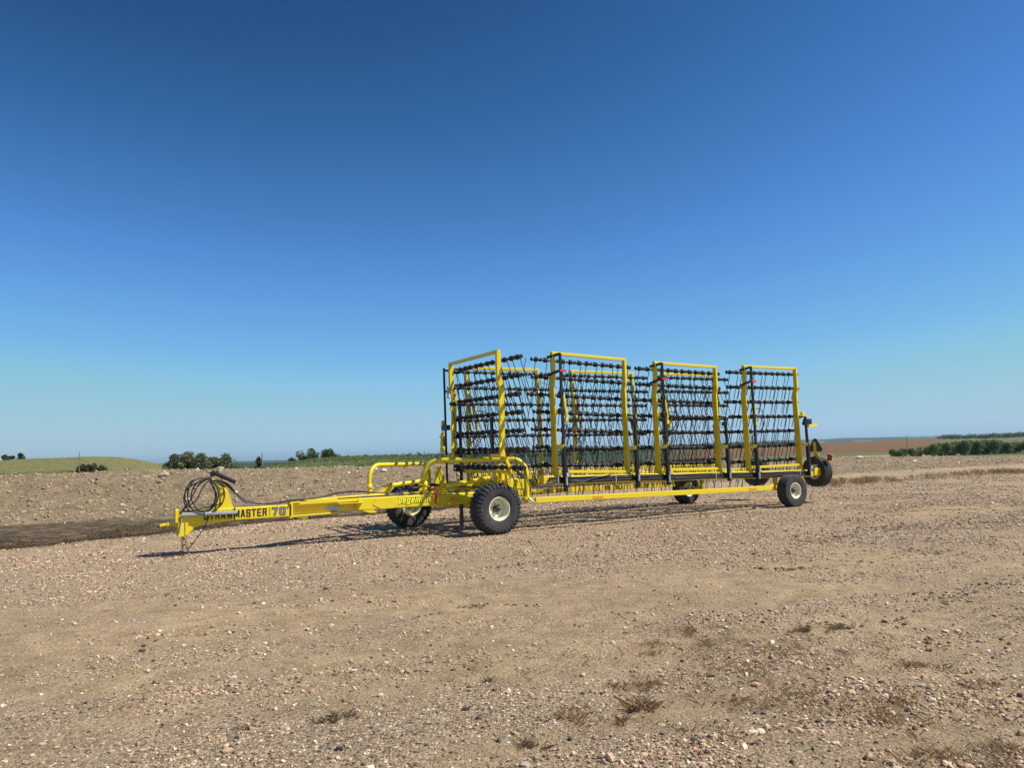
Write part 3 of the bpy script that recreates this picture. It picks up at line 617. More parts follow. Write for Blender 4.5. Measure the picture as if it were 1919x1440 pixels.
def tuft(px, py, w, h, mat, label, n=230, flat=1.0):
    n = int(n*.75)
    D = CAMZ*1400/(py-(867-.031*(px-450))); x = tx(px, D, py); z = terr1(x, D)
    kx = RNG.normal(0, w*.24, 9); ky = RNG.normal(0, w*.2, 9); i = RNG.integers(0, 9, n); X = kx[i]+RNG.normal(0, w*.07, n); Y = ky[i]+RNG.normal(0, w*.07, n); b = RNG.uniform(0, 6.283, n)
    o = blades('dry_weed', X, Y, h*RNG.uniform(.25, .8, n), .0022, mat, .45*flat, None, np.zeros(n), None, b); o.location = (x, D, z-.004)
    tag(o, label, 'weed', 'dead weed tufts standing in the gravel'); return o
tuft(620, 1328, .17, .075, LM['deadd'], 'dark rounded dead weed tuft alone in the bare dirt, left of centre', 320)
tuft(460, 1345, .16, .03, LM['deadd'], 'flattened dark twigs lying left of the rounded dead tuft', 110, 3)
tuft(985, 1368, .17, .06, LM['deadd'], 'low wiry dead tuft near the bottom edge, just right of centre', 220, 1.4)
tuft(1050, 1322, .10, .045, LM['dead'], 'small brown tuft right of the wiry one near the bottom')
tuft(1195, 1305, .28, .10, LM['dead'], 'tallest reddish brown dead weed, in the foreground right of centre', 420, 1.3)
tuft(1205, 1262, .24, .06, LM['dead'], 'spreading brown weed directly behind the tallest one', 300)
tuft(915, 1258, .09, .05, LM['deadd'], 'tiny dark tuft on the bare silt right of centre')
tuft(1500, 1172, .20, .075, LM['deadd'], 'dark brown tuft, left one of two near each other in the right half', 320)
tuft(1567, 1168, .19, .065, LM['deadd'], 'dark brown tuft, right one of two near each other in the right half', 280)
tuft(1283, 1172, .24, .07, LM['dead'], 'bushy brown tuft at the back of the weedy patch', 300)
tuft(268, 1213, .05, .04, LM['deadd'], 'tiny lone tuft in the gravel at the far left')
tuft(460, 1428, .2, .06, LM['dead'], 'brown weed among stones at the bottom left of centre', 300)
tuft(1160, 1328, .12, .07, LM['dead'], 'brown wisp just left below the tallest weed', 180)
tuft(1715, 1232, .18, .06, LM['dead'], 'brown tuft among the coarse gravel on the right', 230)
tuft(820, 1428, .13, .05, LM['dead'], 'brown weed beside stones at the bottom centre', 200)
# poles
def pole(px, D, h, r, label, zo=0):
    x = tx(px, D); z = terr1(x, D)+zo; b = MB(); b.tube([(0, 0, -.3), (.01, 0, h*.5), (0, 0, h)], [r, r*.95, r*.85], 8); o = b.build('pole', M['pole']); o.location = (x, D, z); tag(o, label, 'pole'); return o
pole(148.5, 76, 2.35, .045, 'thin tall grey pole standing on the grassy hillside at the left')
pole(491, 82, 1.75, .05, 'short wooden post beside the small dark evergreen')
pole(1703, 520, 10.5, .22, 'thin utility pole in front of the brown field at the right')

# ================================================================== the harrow
THM = math.radians(31)
HO = Vector((-1.248, 16.893, 0))
H = empty('heavy_harrow', HO, THM)
tag(H, 'long yellow tow-behind heavy harrow with black tine sections folded upright for transport', 'harrow')
def hz(u, v):
    w = HO+Vector((u*math.cos(THM)+v*math.sin(THM), u*math.sin(THM)-v*math.cos(THM), 0)); return terr1(w.x, w.y)
Y_ = M['yellow']
# ---- tongue
b = MB(); b.beam(P(-5.84, .3, .70), P(-3.86, .3, .69), .2, .235); b.build('tongue_beam', Y_, H)
b = MB()
b.prism([P(-5.68, .375, .584), P(-5.68, .375, .40), P(-5.56, .375, .50), P(-5.42, .375, .545), P(-5.0, .375, .565), P(-4.62, .375, .584)], P(0, -.14, 0)-P(0, 0, 0))
b.build('tongue_gusset', Y_, H)
b = MB()
b.box(P(-5.87, .3, .72), .05, .26, .26)
b.beam(P(-5.80, .415, .60), P(-5.80, .415, .36), .03, .10, (1, 0, 0)); b.beam(P(-5.80, .19, .60), P(-5.80, .19, .36), .03, .10, (1, 0, 0))
b.beam(P(-5.71, .415, .60), P(-5.71, .415, .38), .03, .05, (1, 0, 0))
b.box(P(-5.76, .3, .37), .16, .22, .03); b.tube([P(-5.76, .3, .30), P(-5.76, .3, .62)], .028, 8)
b.build('hitch_head', Y_, H)
b = MB(); b.beam(P(-5.86, .3, .60), P(-6.02, .3, .585), .09, .07); b.beam(P(-6.02, .3, .585), P(-6.14, .3, .57), .07, .045); b.build('hitch_clevis', Y_, H)
b = MB(); b.tube([P(-6.13, .3, .572), P(-6.19, .3, .566)], .022, 8); b.build('clevis_pin', M['rust'], H)
b = MB(); b.beam(P(-5.78, .43, .76), P(-5.83, .43, .42), .05, .012, (1, 0, 0)); b.build('pin_keeper', M['silver'], H)
b = MB(); b.beam(P(-5.80, .452, .748), P(-4.86, .452, .728), .055, .06, ch=.012); b.tube([P(-5.42, .49, .742), P(-5.30, .49, .742)], .045, 10); jk = b.build('stowed_jack', M['grey'], H)
b = MB(); b.beam(P(-4.88, .41, .83), P(-4.88, .41, .57), .02, .012); b.build('seam_strap', M['decalblack'], H)
# bracket where the tongue meets the frame
b = MB(); b.box(P(-3.83, .3, .70), .035, .26, .32); b.box(P(-3.76, .3, .845), .18, .25, .03); b.beam(P(-3.72, .37, .565), P(-3.52, .37, .55), .04, .06)
for z in (.83, .57): b.tube([P(-3.86, .36, z), P(-3.86, .45, z)], .02, 8)
b.build('tongue_bracket', Y_, H)
b = MB(); b.beam(P(-3.852, .405, .83), P(-3.852, .405, .56), .008, .018); b.build('bracket_seam', M['decalblack'], H)
# near frame: channel then box
b = MB(); b.beam(P(-3.8, .32, .818), P(-2.42, .33, .825), .17, .062); b.beam(P(-3.8, .27, .70), P(-2.42, .28, .70), .06, .18); b.beam(P(-3.8, .32, .578), P(-2.9, .33, .590), .17, .03)
b.build('frame_channel', Y_, H)
b = MB(); b.beam(P(-3.12, .318, .68), P(-2.86, .318, .68), .006, .085); b.build('serial_plate', M['silver'], H)
b = MB()
b.beam(P(-2.5, .33, .728), P(.75, .36, .712), .2, .245)
b.prism([P(-2.14, .431, .82), P(-1.85, .434, .832), P(-1.45, .436, .832), P(-1.62, .436, .70), P(-1.75, .436, .615), P(-2.02, .434, .612), P(-2.2, .431, .70)], P(0, .012, 0)-P(0, 0, 0))
b.build('frame_beam', Y_, H)
b = MB(); b.beam(P(-2.95, .46, .772), P(-2.42, .46, .768), .2, .012); b.beam(P(-2.52, .40, .765), P(-2.48, .40, .62), .03, .06); b.build('step_plate', Y_, H)
b = MB(); b.prism([P(-2.42, .38, .60), P(-2.28, .38, .545), P(-2.14, .38, .54), P(-2.12, .38, .56), P(-2.2, .38, .605)], P(0, .06, 0)-P(0, 0, 0)); b.build('latch_foot', Y_, H)
# far frame leg and cross members
b = MB(); b.beam(P(-3.78, .22, .80), P(-2.1, -.45, .80), .14, .15); b.beam(P(-2.16, -.45, .77), P(.75, -.45, .74), .2, .22); b.build('frame_beam', Y_, H)
for uu in (-2.0, -.9):
    b = MB(); b.beam(P(uu, -.35, .72), P(uu, .22, .72), .12, .12); b.build('cross_member', Y_, H)
b = MB(); b.beam(P(.05, -1.35, .56), P(.05, 1.25, .56), .14, .14)
for s_ in (-1, 1): b.beam(P(.35, s_*.45, .66), P(.05, s_*.6, .58), .12, .12)
b.build('axle_beam', Y_, H)
# ---- guard hoops
def hoop(a, c, ztop, zb1, zb2, r, ringat):
    p = [P(a[0], a[1], zb1)]+bend(P(a[0], a[1], zb1), P(a[0], a[1], ztop+.03), P(c[0], c[1], ztop), .30)+bend(P(a[0], a[1], ztop+.03), P(c[0], c[1], ztop), P(c[0], c[1], zb2), .28)+[P(c[0], c[1], zb2)]
    b = MB(); b.tube(p, r, 16); h_ = b.build('guard_hoop', Y_, H)
    b = MB(); b.lathe(P(a[0], a[1], ringat-.05), (0, 0, 1), [(r+.003, 0), (r+.014, .003), (r+.014, .09), (r+.003, .093)], 16); b.torus(P(a[0]+.0, a[1]+.02, ringat-.02), (.35, -.1, 1), .105, .012, 20, 6); b.build('pivot_ring', Y_, h_)
    return h_
hoop((-1.03, .40), (.87, 1.45), 1.535, .82, .68, .052, 1.07)
hoop((-1.96, -.42), (-.05, -1.5), 1.475, .80, .68, .046, 1.05)
b = MB(); b.box(P(.86, 1.45, .69), .16, .16, .03); b.tube([P(.86, 1.45, .60), P(.86, 1.45, .74)], .035, 10); b.build('hoop_foot', Y_, H)
# ---- lift cylinders between frame and wings
def cyl(a, c, r, rod=.35, name='hydraulic_cylinder', mat=None):
    a, c = P(*a), P(*c); d = (c-a); b = MB(); e = a+d*(1-rod)
    b.tube([a, e], r, 14); b.tube([e-d.normalized()*.05, e+d.normalized()*.01], r*1.12, 14); b.tube([a, a+d.normalized()*.05], r*1.12, 14)
    o = b.build(name, mat or Y_, H)
    b = MB(); b.tube([e, c], r*.45, 10); b.build('rod', M['chrome'], o); return o
cyl((-.62, .55, 1.01), (.40, .75, 1.14), .052, .04)
cyl((-1.50, -.5, 1.035), (-.52, -.72, 1.10), .05, .04)
for (u_, v_) in ((-1.0, .40), (-1.88, -.47)):
    b = MB(); b.prism([P(u_, v_, .84), P(u_+.42, v_, 1.06), P(u_+.48, v_, .98), P(u_+.34, v_, .84)], P(0, .035, 0)-P(0, 0, 0))
    b.prism([P(u_, v_-.1, .84), P(u_+.42, v_-.1, 1.06), P(u_+.48, v_-.1, .98), P(u_+.34, v_-.1, .84)], P(0, .02, 0)-P(0, 0, 0)); b.tube([P(u_+.41, v_-.12, 1.01), P(u_+.41, v_+.07, 1.01)], .05, 14); b.build('cylinder_lug', Y_, H)
b = MB(); b.prism([P(.62, .6, .82), P(.70, .6, 1.40), P(.80, .6, 1.43), P(.86, .6, 1.36), P(.84, .6, 1.25), P(.96, .6, 1.1), P(1.05, .6, .82)], P(0, .05, 0)-P(0, 0, 0)); b.prism([P(.62, .45, .82), P(.70, .45, 1.40), P(.80, .45, 1.43), P(.96, .45, 1.1), P(1.05, .45, .82)], P(0, .03, 0)-P(0, 0, 0))
b.build('lift_mast', Y_, H)
b = MB(); b.prism([P(-.35, -.6, .82), P(-.27, -.6, 1.40), P(-.17, -.6, 1.40), P(-.05, -.6, 1.1), P(.05, -.6, .82)], P(0, -.06, 0)-P(0, 0, 0)); b.prism([P(-.65, -.8, .82), P(-.55, -.8, 1.32), P(-.45, -.8, 1.36), P(-.35, -.8, .95)], P(0, -.04, 0)-P(0, 0, 0)); b.build('lift_mast', Y_, H)
cyl((.62, .70, .93), (.78, .66, 1.36), .04, .2)
b = MB(); b.box(P(1.05, .62, .97), .62, .5, .22); b.box(P(1.46, .66, .99), .16, .42, .17); b.box(P(1.06, .3, 1.09), .5, .8, .03); b.beam(P(.82, -.6, .96), P(.82, .4, .96), .2, .2); b.tube([P(1.6, .9, .98), P(1.6, 1.3, .98)], .05, 12); b.box(P(1.66, 1.1, 1.0), .14, .3, .17); b.build('wing_pivot_box', Y_, H)
b = MB(); b.box(P(.5, -.85, .95), .5, .5, .2); b.box(P(.9, -1.1, .97), .3, .3, .18); b.build('wing_pivot_box', Y_, H)
# red lock handle, reflectors, jack stand, labels
b = MB(); b.tube([P(-.81, .47, .64), P(-.81, .48, .88)], .028, 10); b.tube([P(-.83, .50, .87), P(-.92, .50, .96), P(-.72, .50, .98), P(-.80, .50, .87)], .012, 8); b.build('lock_handle', M['red'], H)
b = MB(); b.box(P(-.81, .455, .72), .12, .05, .25); b.build('handle_socket', Y_, H)
def refl(u, v, z, l=.2, h=.05): b = MB(); b.box(P(u, v, z), l, .008, h); b.build('reflector', M['orange'], H)
refl(-.38, .4665, .715, .22, .05)
b = MB(); b.beam(P(-.12, .30, .66), P(-.12, .30, .10), .07, .07); b.build('parking_stand', M['dkgrey'], H)
b = MB(); b.box(P(-.12, .30, .07), .14, .14, .012); b.build('parking_foot', M['dkgrey'], H)
# ---- hose stand at the front
b = MB()
b.prism([P(-5.27, .345, .815), P(-5.02, .345, .815), P(-5.16, .345, 1.16), P(-5.0, .345, 1.27), P(-5.0, .345, 1.27)][:2]+[P(-4.90, .345, .815), P(-5.03, .345, 1.24), P(-5.30, .345, 1.40), P(-5.32, .345, 1.37), P(-5.20, .345, 1.2), P(-5.16, .345, 1.05)], P(0, .016, 0)-P(0, 0, 0))
b.beam(P(-4.91, .29, .82), P(-5.04, .29, 1.245), .12, .012, (1, 0, 0)); b.beam(P(-5.04, .29, 1.245), P(-5.31, .29, 1.40), .12, .012, (0, 0, 1)); b.beam(P(-5.18, .38, 1.10), P(-5.05, .38, 1.14), .05, .05)
st = b.build('hose_stand', Y_, H)
b = MB(); b.beam(P(-5.27, .31, 1.49), P(-4.86, .31, 1.285), .12, .075, ch=.02); b.beam(P(-5.30, .31, 1.44), P(-5.16, .31, 1.47), .1, .09, ch=.02); b.build('tool_case', M['black'], H)
b = MB(); b.beam(P(-5.1, .32, 1.30), P(-5.12, .32, 1.40), .04, .03); b.build('case_bracket', Y_, H)
hb = MB(); rr = random.Random(3)
for k in range(4):
    cu, cz = -5.43+rr.uniform(-.06, .07), 1.09+rr.uniform(-.05, .04); ru, rz_ = rr.uniform(.20, .30), rr.uniform(.24, .34); vv = .40+.035*k
    pts = [P(-5.28, .37, 1.385)]
    tilt = rr.uniform(-.4, .3)
    for j in range(1, 12):
        a = math.radians(80+j*30); q = ru*math.cos(a); w_ = rz_*math.sin(a)*(1.0 if math.sin(a) > 0 else 1.1)
        pts.append(P(cu+q*math.cos(tilt)-w_*math.sin(tilt)*.6, vv+.03*math.sin(j), cz+w_+q*math.sin(tilt)*.5))
    if k % 2: pts.append(P(-5.24, .40, 1.15))
    else: pts.append(P(-5.05, .40, 1.2))
    hb.tube(spline(pts, 6), .0125, 7)
hb.tube(spline([P(-5.28, .39, 1.385), P(-5.5, .44, 1.28), P(-5.66, .46, 1.0), P(-5.80, .43, .80), P(-5.82, .36, .74)]), .012, 7)
hb.tube(spline([P(-5.28, .38, 1.385), P(-5.44, .42, 1.22), P(-5.56, .44, .98), P(-5.74, .42, .86), P(-5.70, .40, .80), P(-5.3, .42, .86), P(-5.1, .42, .93), P(-5.07, .41, 1.15)]), .012, 7)
hb.build('hose_coil', M['hose'], H)
b = MB(); b.tube(spline([P(-5.2, .46, .86), P(-5.32, .47, .72), P(-5.42, .47, .5), P(-5.60, .42, .22), P(-5.68, .36, .12)]), .008, 6); b.build('safety_cable', M['hose'], H)
# hoses from the stand along the tongue to the wing
b = MB()
for k in range(5):
    o_ = (k-2)*.026
    b.tube(spline([P(-5.30, .33+o_*.5, 1.38-.02*abs(k-2)), P(-5.02, .33+o_, 1.235+.01*k), P(-4.75, .33+o_, .99-.01*k), P(-4.45, .32+o_, .86), P(-4.1, .31+o_, .845), P(-3.76, .30+o_, .885), P(-3.3, .24+o_, .895), P(-2.85, .16+o_, .96+.012*(k % 3)), P(-2.45, .1+o_, .985-.01*(k % 2)), P(-2.0, .10+o_, .93), P(-1.5, .05+o_, .89), P(-1.15, -.02+o_, .95+.01*(k % 3)), P(-.7, -.1+o_, 1.0+.012*k), P(-.2, 0+o_, .97), P(.4, .15+o_, .93)], 6), .0125, 7)
for k in range(3):
    o_ = k*.028
    b.tube(spline([P(-2.9, .33+o_, .862), P(-2.3, .34+o_, .87), P(-1.6, .33+o_, .872), P(-1.2, .28+o_, .875), P(-.5, .30+o_, .87), P(.3, .32+o_, .865)], 5), .012, 7)
b.build('hose_run', M['hose'], H)
b = MB()
for k in range(3): 
    o_ = k*.03
    b.tube(spline([P(.9, .68, 1.36-.02*k), P(1.0+o_, .9, 1.22), P(1.12+o_, 1.2, 1.02), P(1.22+o_, 1.32, .93+.01*k), P(1.5, 1.34, .93+o_), P(1.75, 1.34, 1.0+o_)], 6), .013, 7)
b.build('hose_loop', M['hose'], H)
# safety chain
b = MB(); rc = random.Random(5); p = []
for k in range(9): p.append(P(-5.76+.012*math.sin(k*1.9), .30+.012*math.cos(k*1.3), .36-k*.042))
for k in range(7): p.append(P(-5.74-.045*k, .36+.012*math.sin(k), .015))
p += [P(-5.72+.01*k, .34, .30-k*.045) for k in range(7)]
for k in range(len(p)): b.torus(p[k], (math.sin(k*1.57), math.cos(k*1.57), .15), .021, .0065, 10, 5)
b.beam(P(-6.02, .36, .02), P(-6.12, .38, .02), .03, .02); b.build('safety_chain', M['rust'], H)
# ---- lettering
GL = {'S': [[(1, .76), (1, 1), (0, 1), (0, .54), (1, .46), (1, 0), (0, 0), (0, .24)]], 'T': [[(-.05, 1), (1.05, 1)], [(.5, 1), (.5, 0)]],
 'R': [[(0, 0), (0, 1), (.95, 1), (.95, .5), (0, .5)], [(.7, .5), (1, 0)]], 'A': [[(0, 0), (.38, 1), (.62, 1), (1, 0)], [(.2, .25), (.8, .25)]],
 'W': [[(0, 1), (.22, 0), (.5, .85), (.78, 0), (1, 1)]], 'M': [[(0, 0), (0, 1), (.5, .15), (1, 1), (1, 0)]], 'E': [[(1, 1), (0, 1), (0, 0), (1, 0)], [(0, .5), (.85, .5)]],
 '7': [[(0, 1), (1, 1), (.42, 0)]], '0': [[(.1, 0), (0, .15), (0, .85), (.1, 1), (.9, 1), (1, .85), (1, .15), (.9, 0), (.1, 0)]], '|': [[(.5, 1.1), (.5, -.1)]],
 'D': [[(0, 0), (.1, 1), (.85, 1), (1, .8), (.95, .2), (.75, 0), (0, 0)], [(-.25, 1), (.1, 1)]], 'e': [[(.05, .36), (1, .36), (1, .70), (.05, .70), (0, 0), (.95, 0)]],
 'g': [[(1, .70), (0, .70), (0, .05), (1, .05)], [(1, .70), (.95, -.30), (-.05, -.30)]], 'l': [[(.5, 0), (.5, 1)]], 'm': [[(0, 0), (0, .70), (1, .70), (1, 0)], [(.5, .70), (.5, 0)]],
 'a': [[(.05, .70), (1, .70), (1, 0), (0, 0), (0, .36), (1, .36)]], 'n': [[(0, 0), (0, .70), (1, .70), (1, 0)]]}
GW = {'W': 1.35, 'M': 1.3, 'm': 1.45, 'l': .3, '|': .2}
def word(body, u, z, v, height, width, mat, thick, gap=.3, shear=0., grow=0., slope=0.):
    tot = sum(GW.get(c, 1)+gap for c in body)-gap; uw = width/tot; b = MB(); x = 0; k = 0
    for c in body:
        w = GW.get(c, 1)*uw
        for st_ in GL[c]:
            for (p, q) in zip(st_[:-1], st_[1:]):
                def pt(r_): yy = thick/2+r_[1]*(height-thick); xx = x+thick/2+r_[0]*max(w-thick, .001)+shear*yy; return Vector((u+xx, 0, z+yy+slope*xx))
                A_, B_ = pt(p), pt(q); d = (B_-A_).normalized(); n_ = Vector((-d.z, 0, d.x))*(thick+grow)/2; A_ -= d*(thick+grow)*.46; B_ += d*(thick+grow)*.46; off = Vector((0, -v-.0002*(k % 9), 0)); k += 1
                b.prism([A_-n_+off, B_-n_+off, B_+n_+off, A_+n_+off], (0, .0012, 0))
        x += w+gap*uw
    return b.build('lettering', mat, H)
word('STRAWMASTER', -5.42, .622, .4025, .145, 1.12, M['decalblack'], .025, .26)
word('|', -4.255, .622, .4025, .142, .012, M['decalblack'], .008)
word('70', -4.20, .618, .4025, .150, .245, M['decalblack'], .031, .36, grow=.016)
word('70', -4.20, .618, .4055, .150, .245, M['decalgrey'], .031, .36)
word('Degelman', -1.66, .690, .4475, .128, .72, M['decalblack'], .026, .26, .22, grow=.012, slope=-.0)
word('Degelman', -1.66, .690, .4505, .128, .72, M['decallemon'], .026, .26, .22, slope=-.0)
# ---- wheels
def wheel(name, c, axis, R, Wd, rimR, lugs, label=None):
    c = P(*c); ax = Vector(axis).normalized()
    b = MB(); w = Wd/2; s = .10*R
    prof = [(rimR*.99, -w*.72), (rimR*1.05, -w*.82), (rimR*1.25, -w*.96), (R*.80, -w*1.0), (R*.90, -w*.95), (R*.955, -w*.82), (R*.97, -w*.5), (R*.975, 0), (R*.97, w*.5), (R*.955, w*.82), (R*.90, w*.95), (R*.80, w*1.0), (rimR*1.25, w*.96), (rimR*1.05, w*.82), (rimR*.99, w*.72)]
    if not lugs:     # ribbed implement tyre
        rib = []
        for i in range(5):
            a = -.8+i*.4; rib += [(R*(1-.03*a*a), w*(a-.15)), (R*(1-.03*a*a), w*(a+.15)), (R*.955, w*(a+.16)), (R*.955, w*(a+.24))]
        prof = prof[:5]+rib[:-2]+prof[10:]
    b.lathe(c, ax, prof, 56, smooth=True)
    e = ax.orthogonal().normalized(); g = ax.cross(e)
    if lugs:
        n = 34
        for side in (-1, 1):
            for k in range(n):
                t0 = 2*math.pi*(k+(.5 if side > 0 else 0))/n
                def pt(t, r, a): return c+(e*math.cos(t)+g*math.sin(t))*r+ax*a*side
                dt = 2*math.pi/n*.29; sk = .05
                vs = []
                for (a, rr_, rr2) in ((w*.0, R*.97, R*1.005), (w*.5, R*.96, R*1.005), (w*.90, R*.93, R*.985), (w*1.03, R*.80, R*.865)):
                    tt = t0+sk*a/w
                    vs += [pt(tt-dt, rr_, a), pt(tt+dt, rr_, a), pt(tt+dt*.8, rr2, a*1.0+(.008 if a > w*.95 else 0)), pt(tt-dt*.8, rr2, a*1.0+(.008 if a > w*.95 else 0))]
                fs = []
                for q in range(3): fs += [(q*4+i, q*4+(i+1) % 4, (q+1)*4+(i+1) % 4, (q+1)*4+i) for i in range(4)]
                fs += [(3, 2, 1, 0), (12, 13, 14, 15)]; b.add(vs, fs)
    root = empty(name, c); root.parent = H
    root.location = c
    if label: root['label'] = label
    T = MB(); T.v = [tuple(Vector(q)-c) for q in b.v]; T.f = b.f; T.sm = b.sm; T.build('tyre', M['tyre'], root)
    b = MB()
    for sg in (1, -1):
        pr = [(rimR*1.0, w*.70*sg), (rimR*1.06, w*.80*sg), (rimR*1.05, w*.84*sg), (rimR*.97, w*.82*sg), (rimR*.93, w*.60*sg), (rimR*.86, w*.30*sg)]
        b.lathe((0, 0, 0), ax, pr, 40)
    b.lathe((0, 0, 0), ax, [(rimR*.86, w*.30), (rimR*.84, 0), (rimR*.86, -w*.30)], 40)
    b.lathe((0, 0, 0), ax, [(rimR*.86, w*.05), (rimR*.72, w*.14), (rimR*.62, w*.16), (rimR*.34, w*.04), (0.001, w*.04)], 40)
    b.build('rim', M['rim'], root)
    b = MB(); b.lathe((0, 0, 0), ax, [(rimR*.30, w*.03), (rimR*.30, w*.28), (rimR*.20, w*.32), (rimR*.19, w*.62), (rimR*.12, w*.66), (.001, w*.66)], 20)
    b.lathe((0, 0, 0), ax, [(rimR*.24, 0), (rimR*.24, -w*1.1), (.001, -w*1.1)], 14)
    for k in range(6):
        t = k*math.pi/3; q = (e*math.cos(t)+g*math.sin(t))*rimR*.44; b.tube([q+ax*w*.04, q+ax*w*.16], .013, 6)
    b.build('hub', M['hub'], root)
    return root
ax_n = (0, -1, 0); ax_f = (0, 1, 0)
wheel('wheel', (.06, 1.50, .525+hz(0, 1.5)), ax_n, .53, .42, .235, True, 'large knobby front wheel on the near side')
wheel('wheel', (-.58, -1.55, .525+hz(-.6, -1.6)), ax_n, .53, .42, .235, True, 'large knobby front wheel on the far side')
wheel('wheel', (9.12, 1.62, .43+hz(9, 1.6)), ax_n, .435, .30, .205, False, 'rear transport wheel on the near side')
wheel('wheel', (8.62, -1.85, .43+hz(8.6, -1.9)), ax_n, .435, .30, .205, False, 'rear transport wheel on the far side')
wheel('wheel', (11.0, 1.02, .87), (-1, .12, 0), .435, .30, .205, False, 'wing-end wheel raised off the ground at the rear')
wheel('wheel', (11.0, -1.2, .85), (-1, -.1, 0), .43, .30, .205, False, 'raised wing-end wheel on the far side')
b = MB(); b.beam(P(-.58, -1.3, .55), P(-.3, -.5, .66), .12, .12); b.build('axle_arm', Y_, H)
for (u_, v_, c_) in ((9.12, 1.45, 1.1), (8.62, -1.65, -1.15)):
    b = MB(); b.tube([P(u_, v_, .44), P(u_, c_, .48)], .045, 10); b.beam(P(u_, c_, .44), P(u_-.05, c_, .80), .1, .1); b.build('wheel_arm', Y_, H)
# ---- sections
tineN = [0]; rest = MB()
def tine_geo(b, c, axis, side, legdir, gap=.125, L=.70, wr=.0085, fine=True):
    # a double tine: two coils wound on the bar, one straight leg from each
    ax = Vector(axis).normalized(); up = Vector((0, 0, 1)); s = Vector(side).normalized(); n = 7 if fine else 5; m = 5 if fine else 4
    for sg in (-1, 1):
        q = c+ax*sg*gap; turns = 2.6; pts = []
        for k in range(int(turns*n)+1):
            t = 2*math.pi*k/n; pts.append(q+ax*(sg*(-.03+.062*k/(turns*n)))+(up*math.cos(t)+s*math.sin(t))*.053)
        b.tube(pts, .0105, m, caps=False)
        b.tube([q-ax*.036, q+ax*.036], .047, 8)
        e = q+ax*sg*.034+s*.047
        b.tube([e+up*.035, e-up*.03, e+Vector(legdir)*L], wr, m, caps=False)
    b.tube([c-ax*gap+s*.045, c+ax*gap+s*.045], .008, m, caps=False)
    b.box(c, .05, .075, .075)
def link_bar(sec, a, c, nb, side, legdir, pat, jit, zt):
    a, c = P(*a), P(*c); d = c-a; ax = d.normalized()
    b = MB(); b.tube([a, c], .028, 10)
    for e in (a, c): b.tube([e-ax*.012, e+ax*.012], .046, 12)
    b.build('tine_bar', M['black'], sec)
    for k in range(nb):
        f = (k+.5)/nb+jit*.12; q = a+d*min(max(f, .05), .95)
        ld = Vector(legdir)+Vector((random.gauss(0, .022), random.gauss(0, .022), 0))
        if pat and tineN[0] < 100:
            tineN[0] += 1; t = MB(); tine_geo(t, q, ax, side, ld); t.build('spring_tine', M['spring'], sec)
        else: tine_geo(rest, q, ax, side, ld, fine=False)

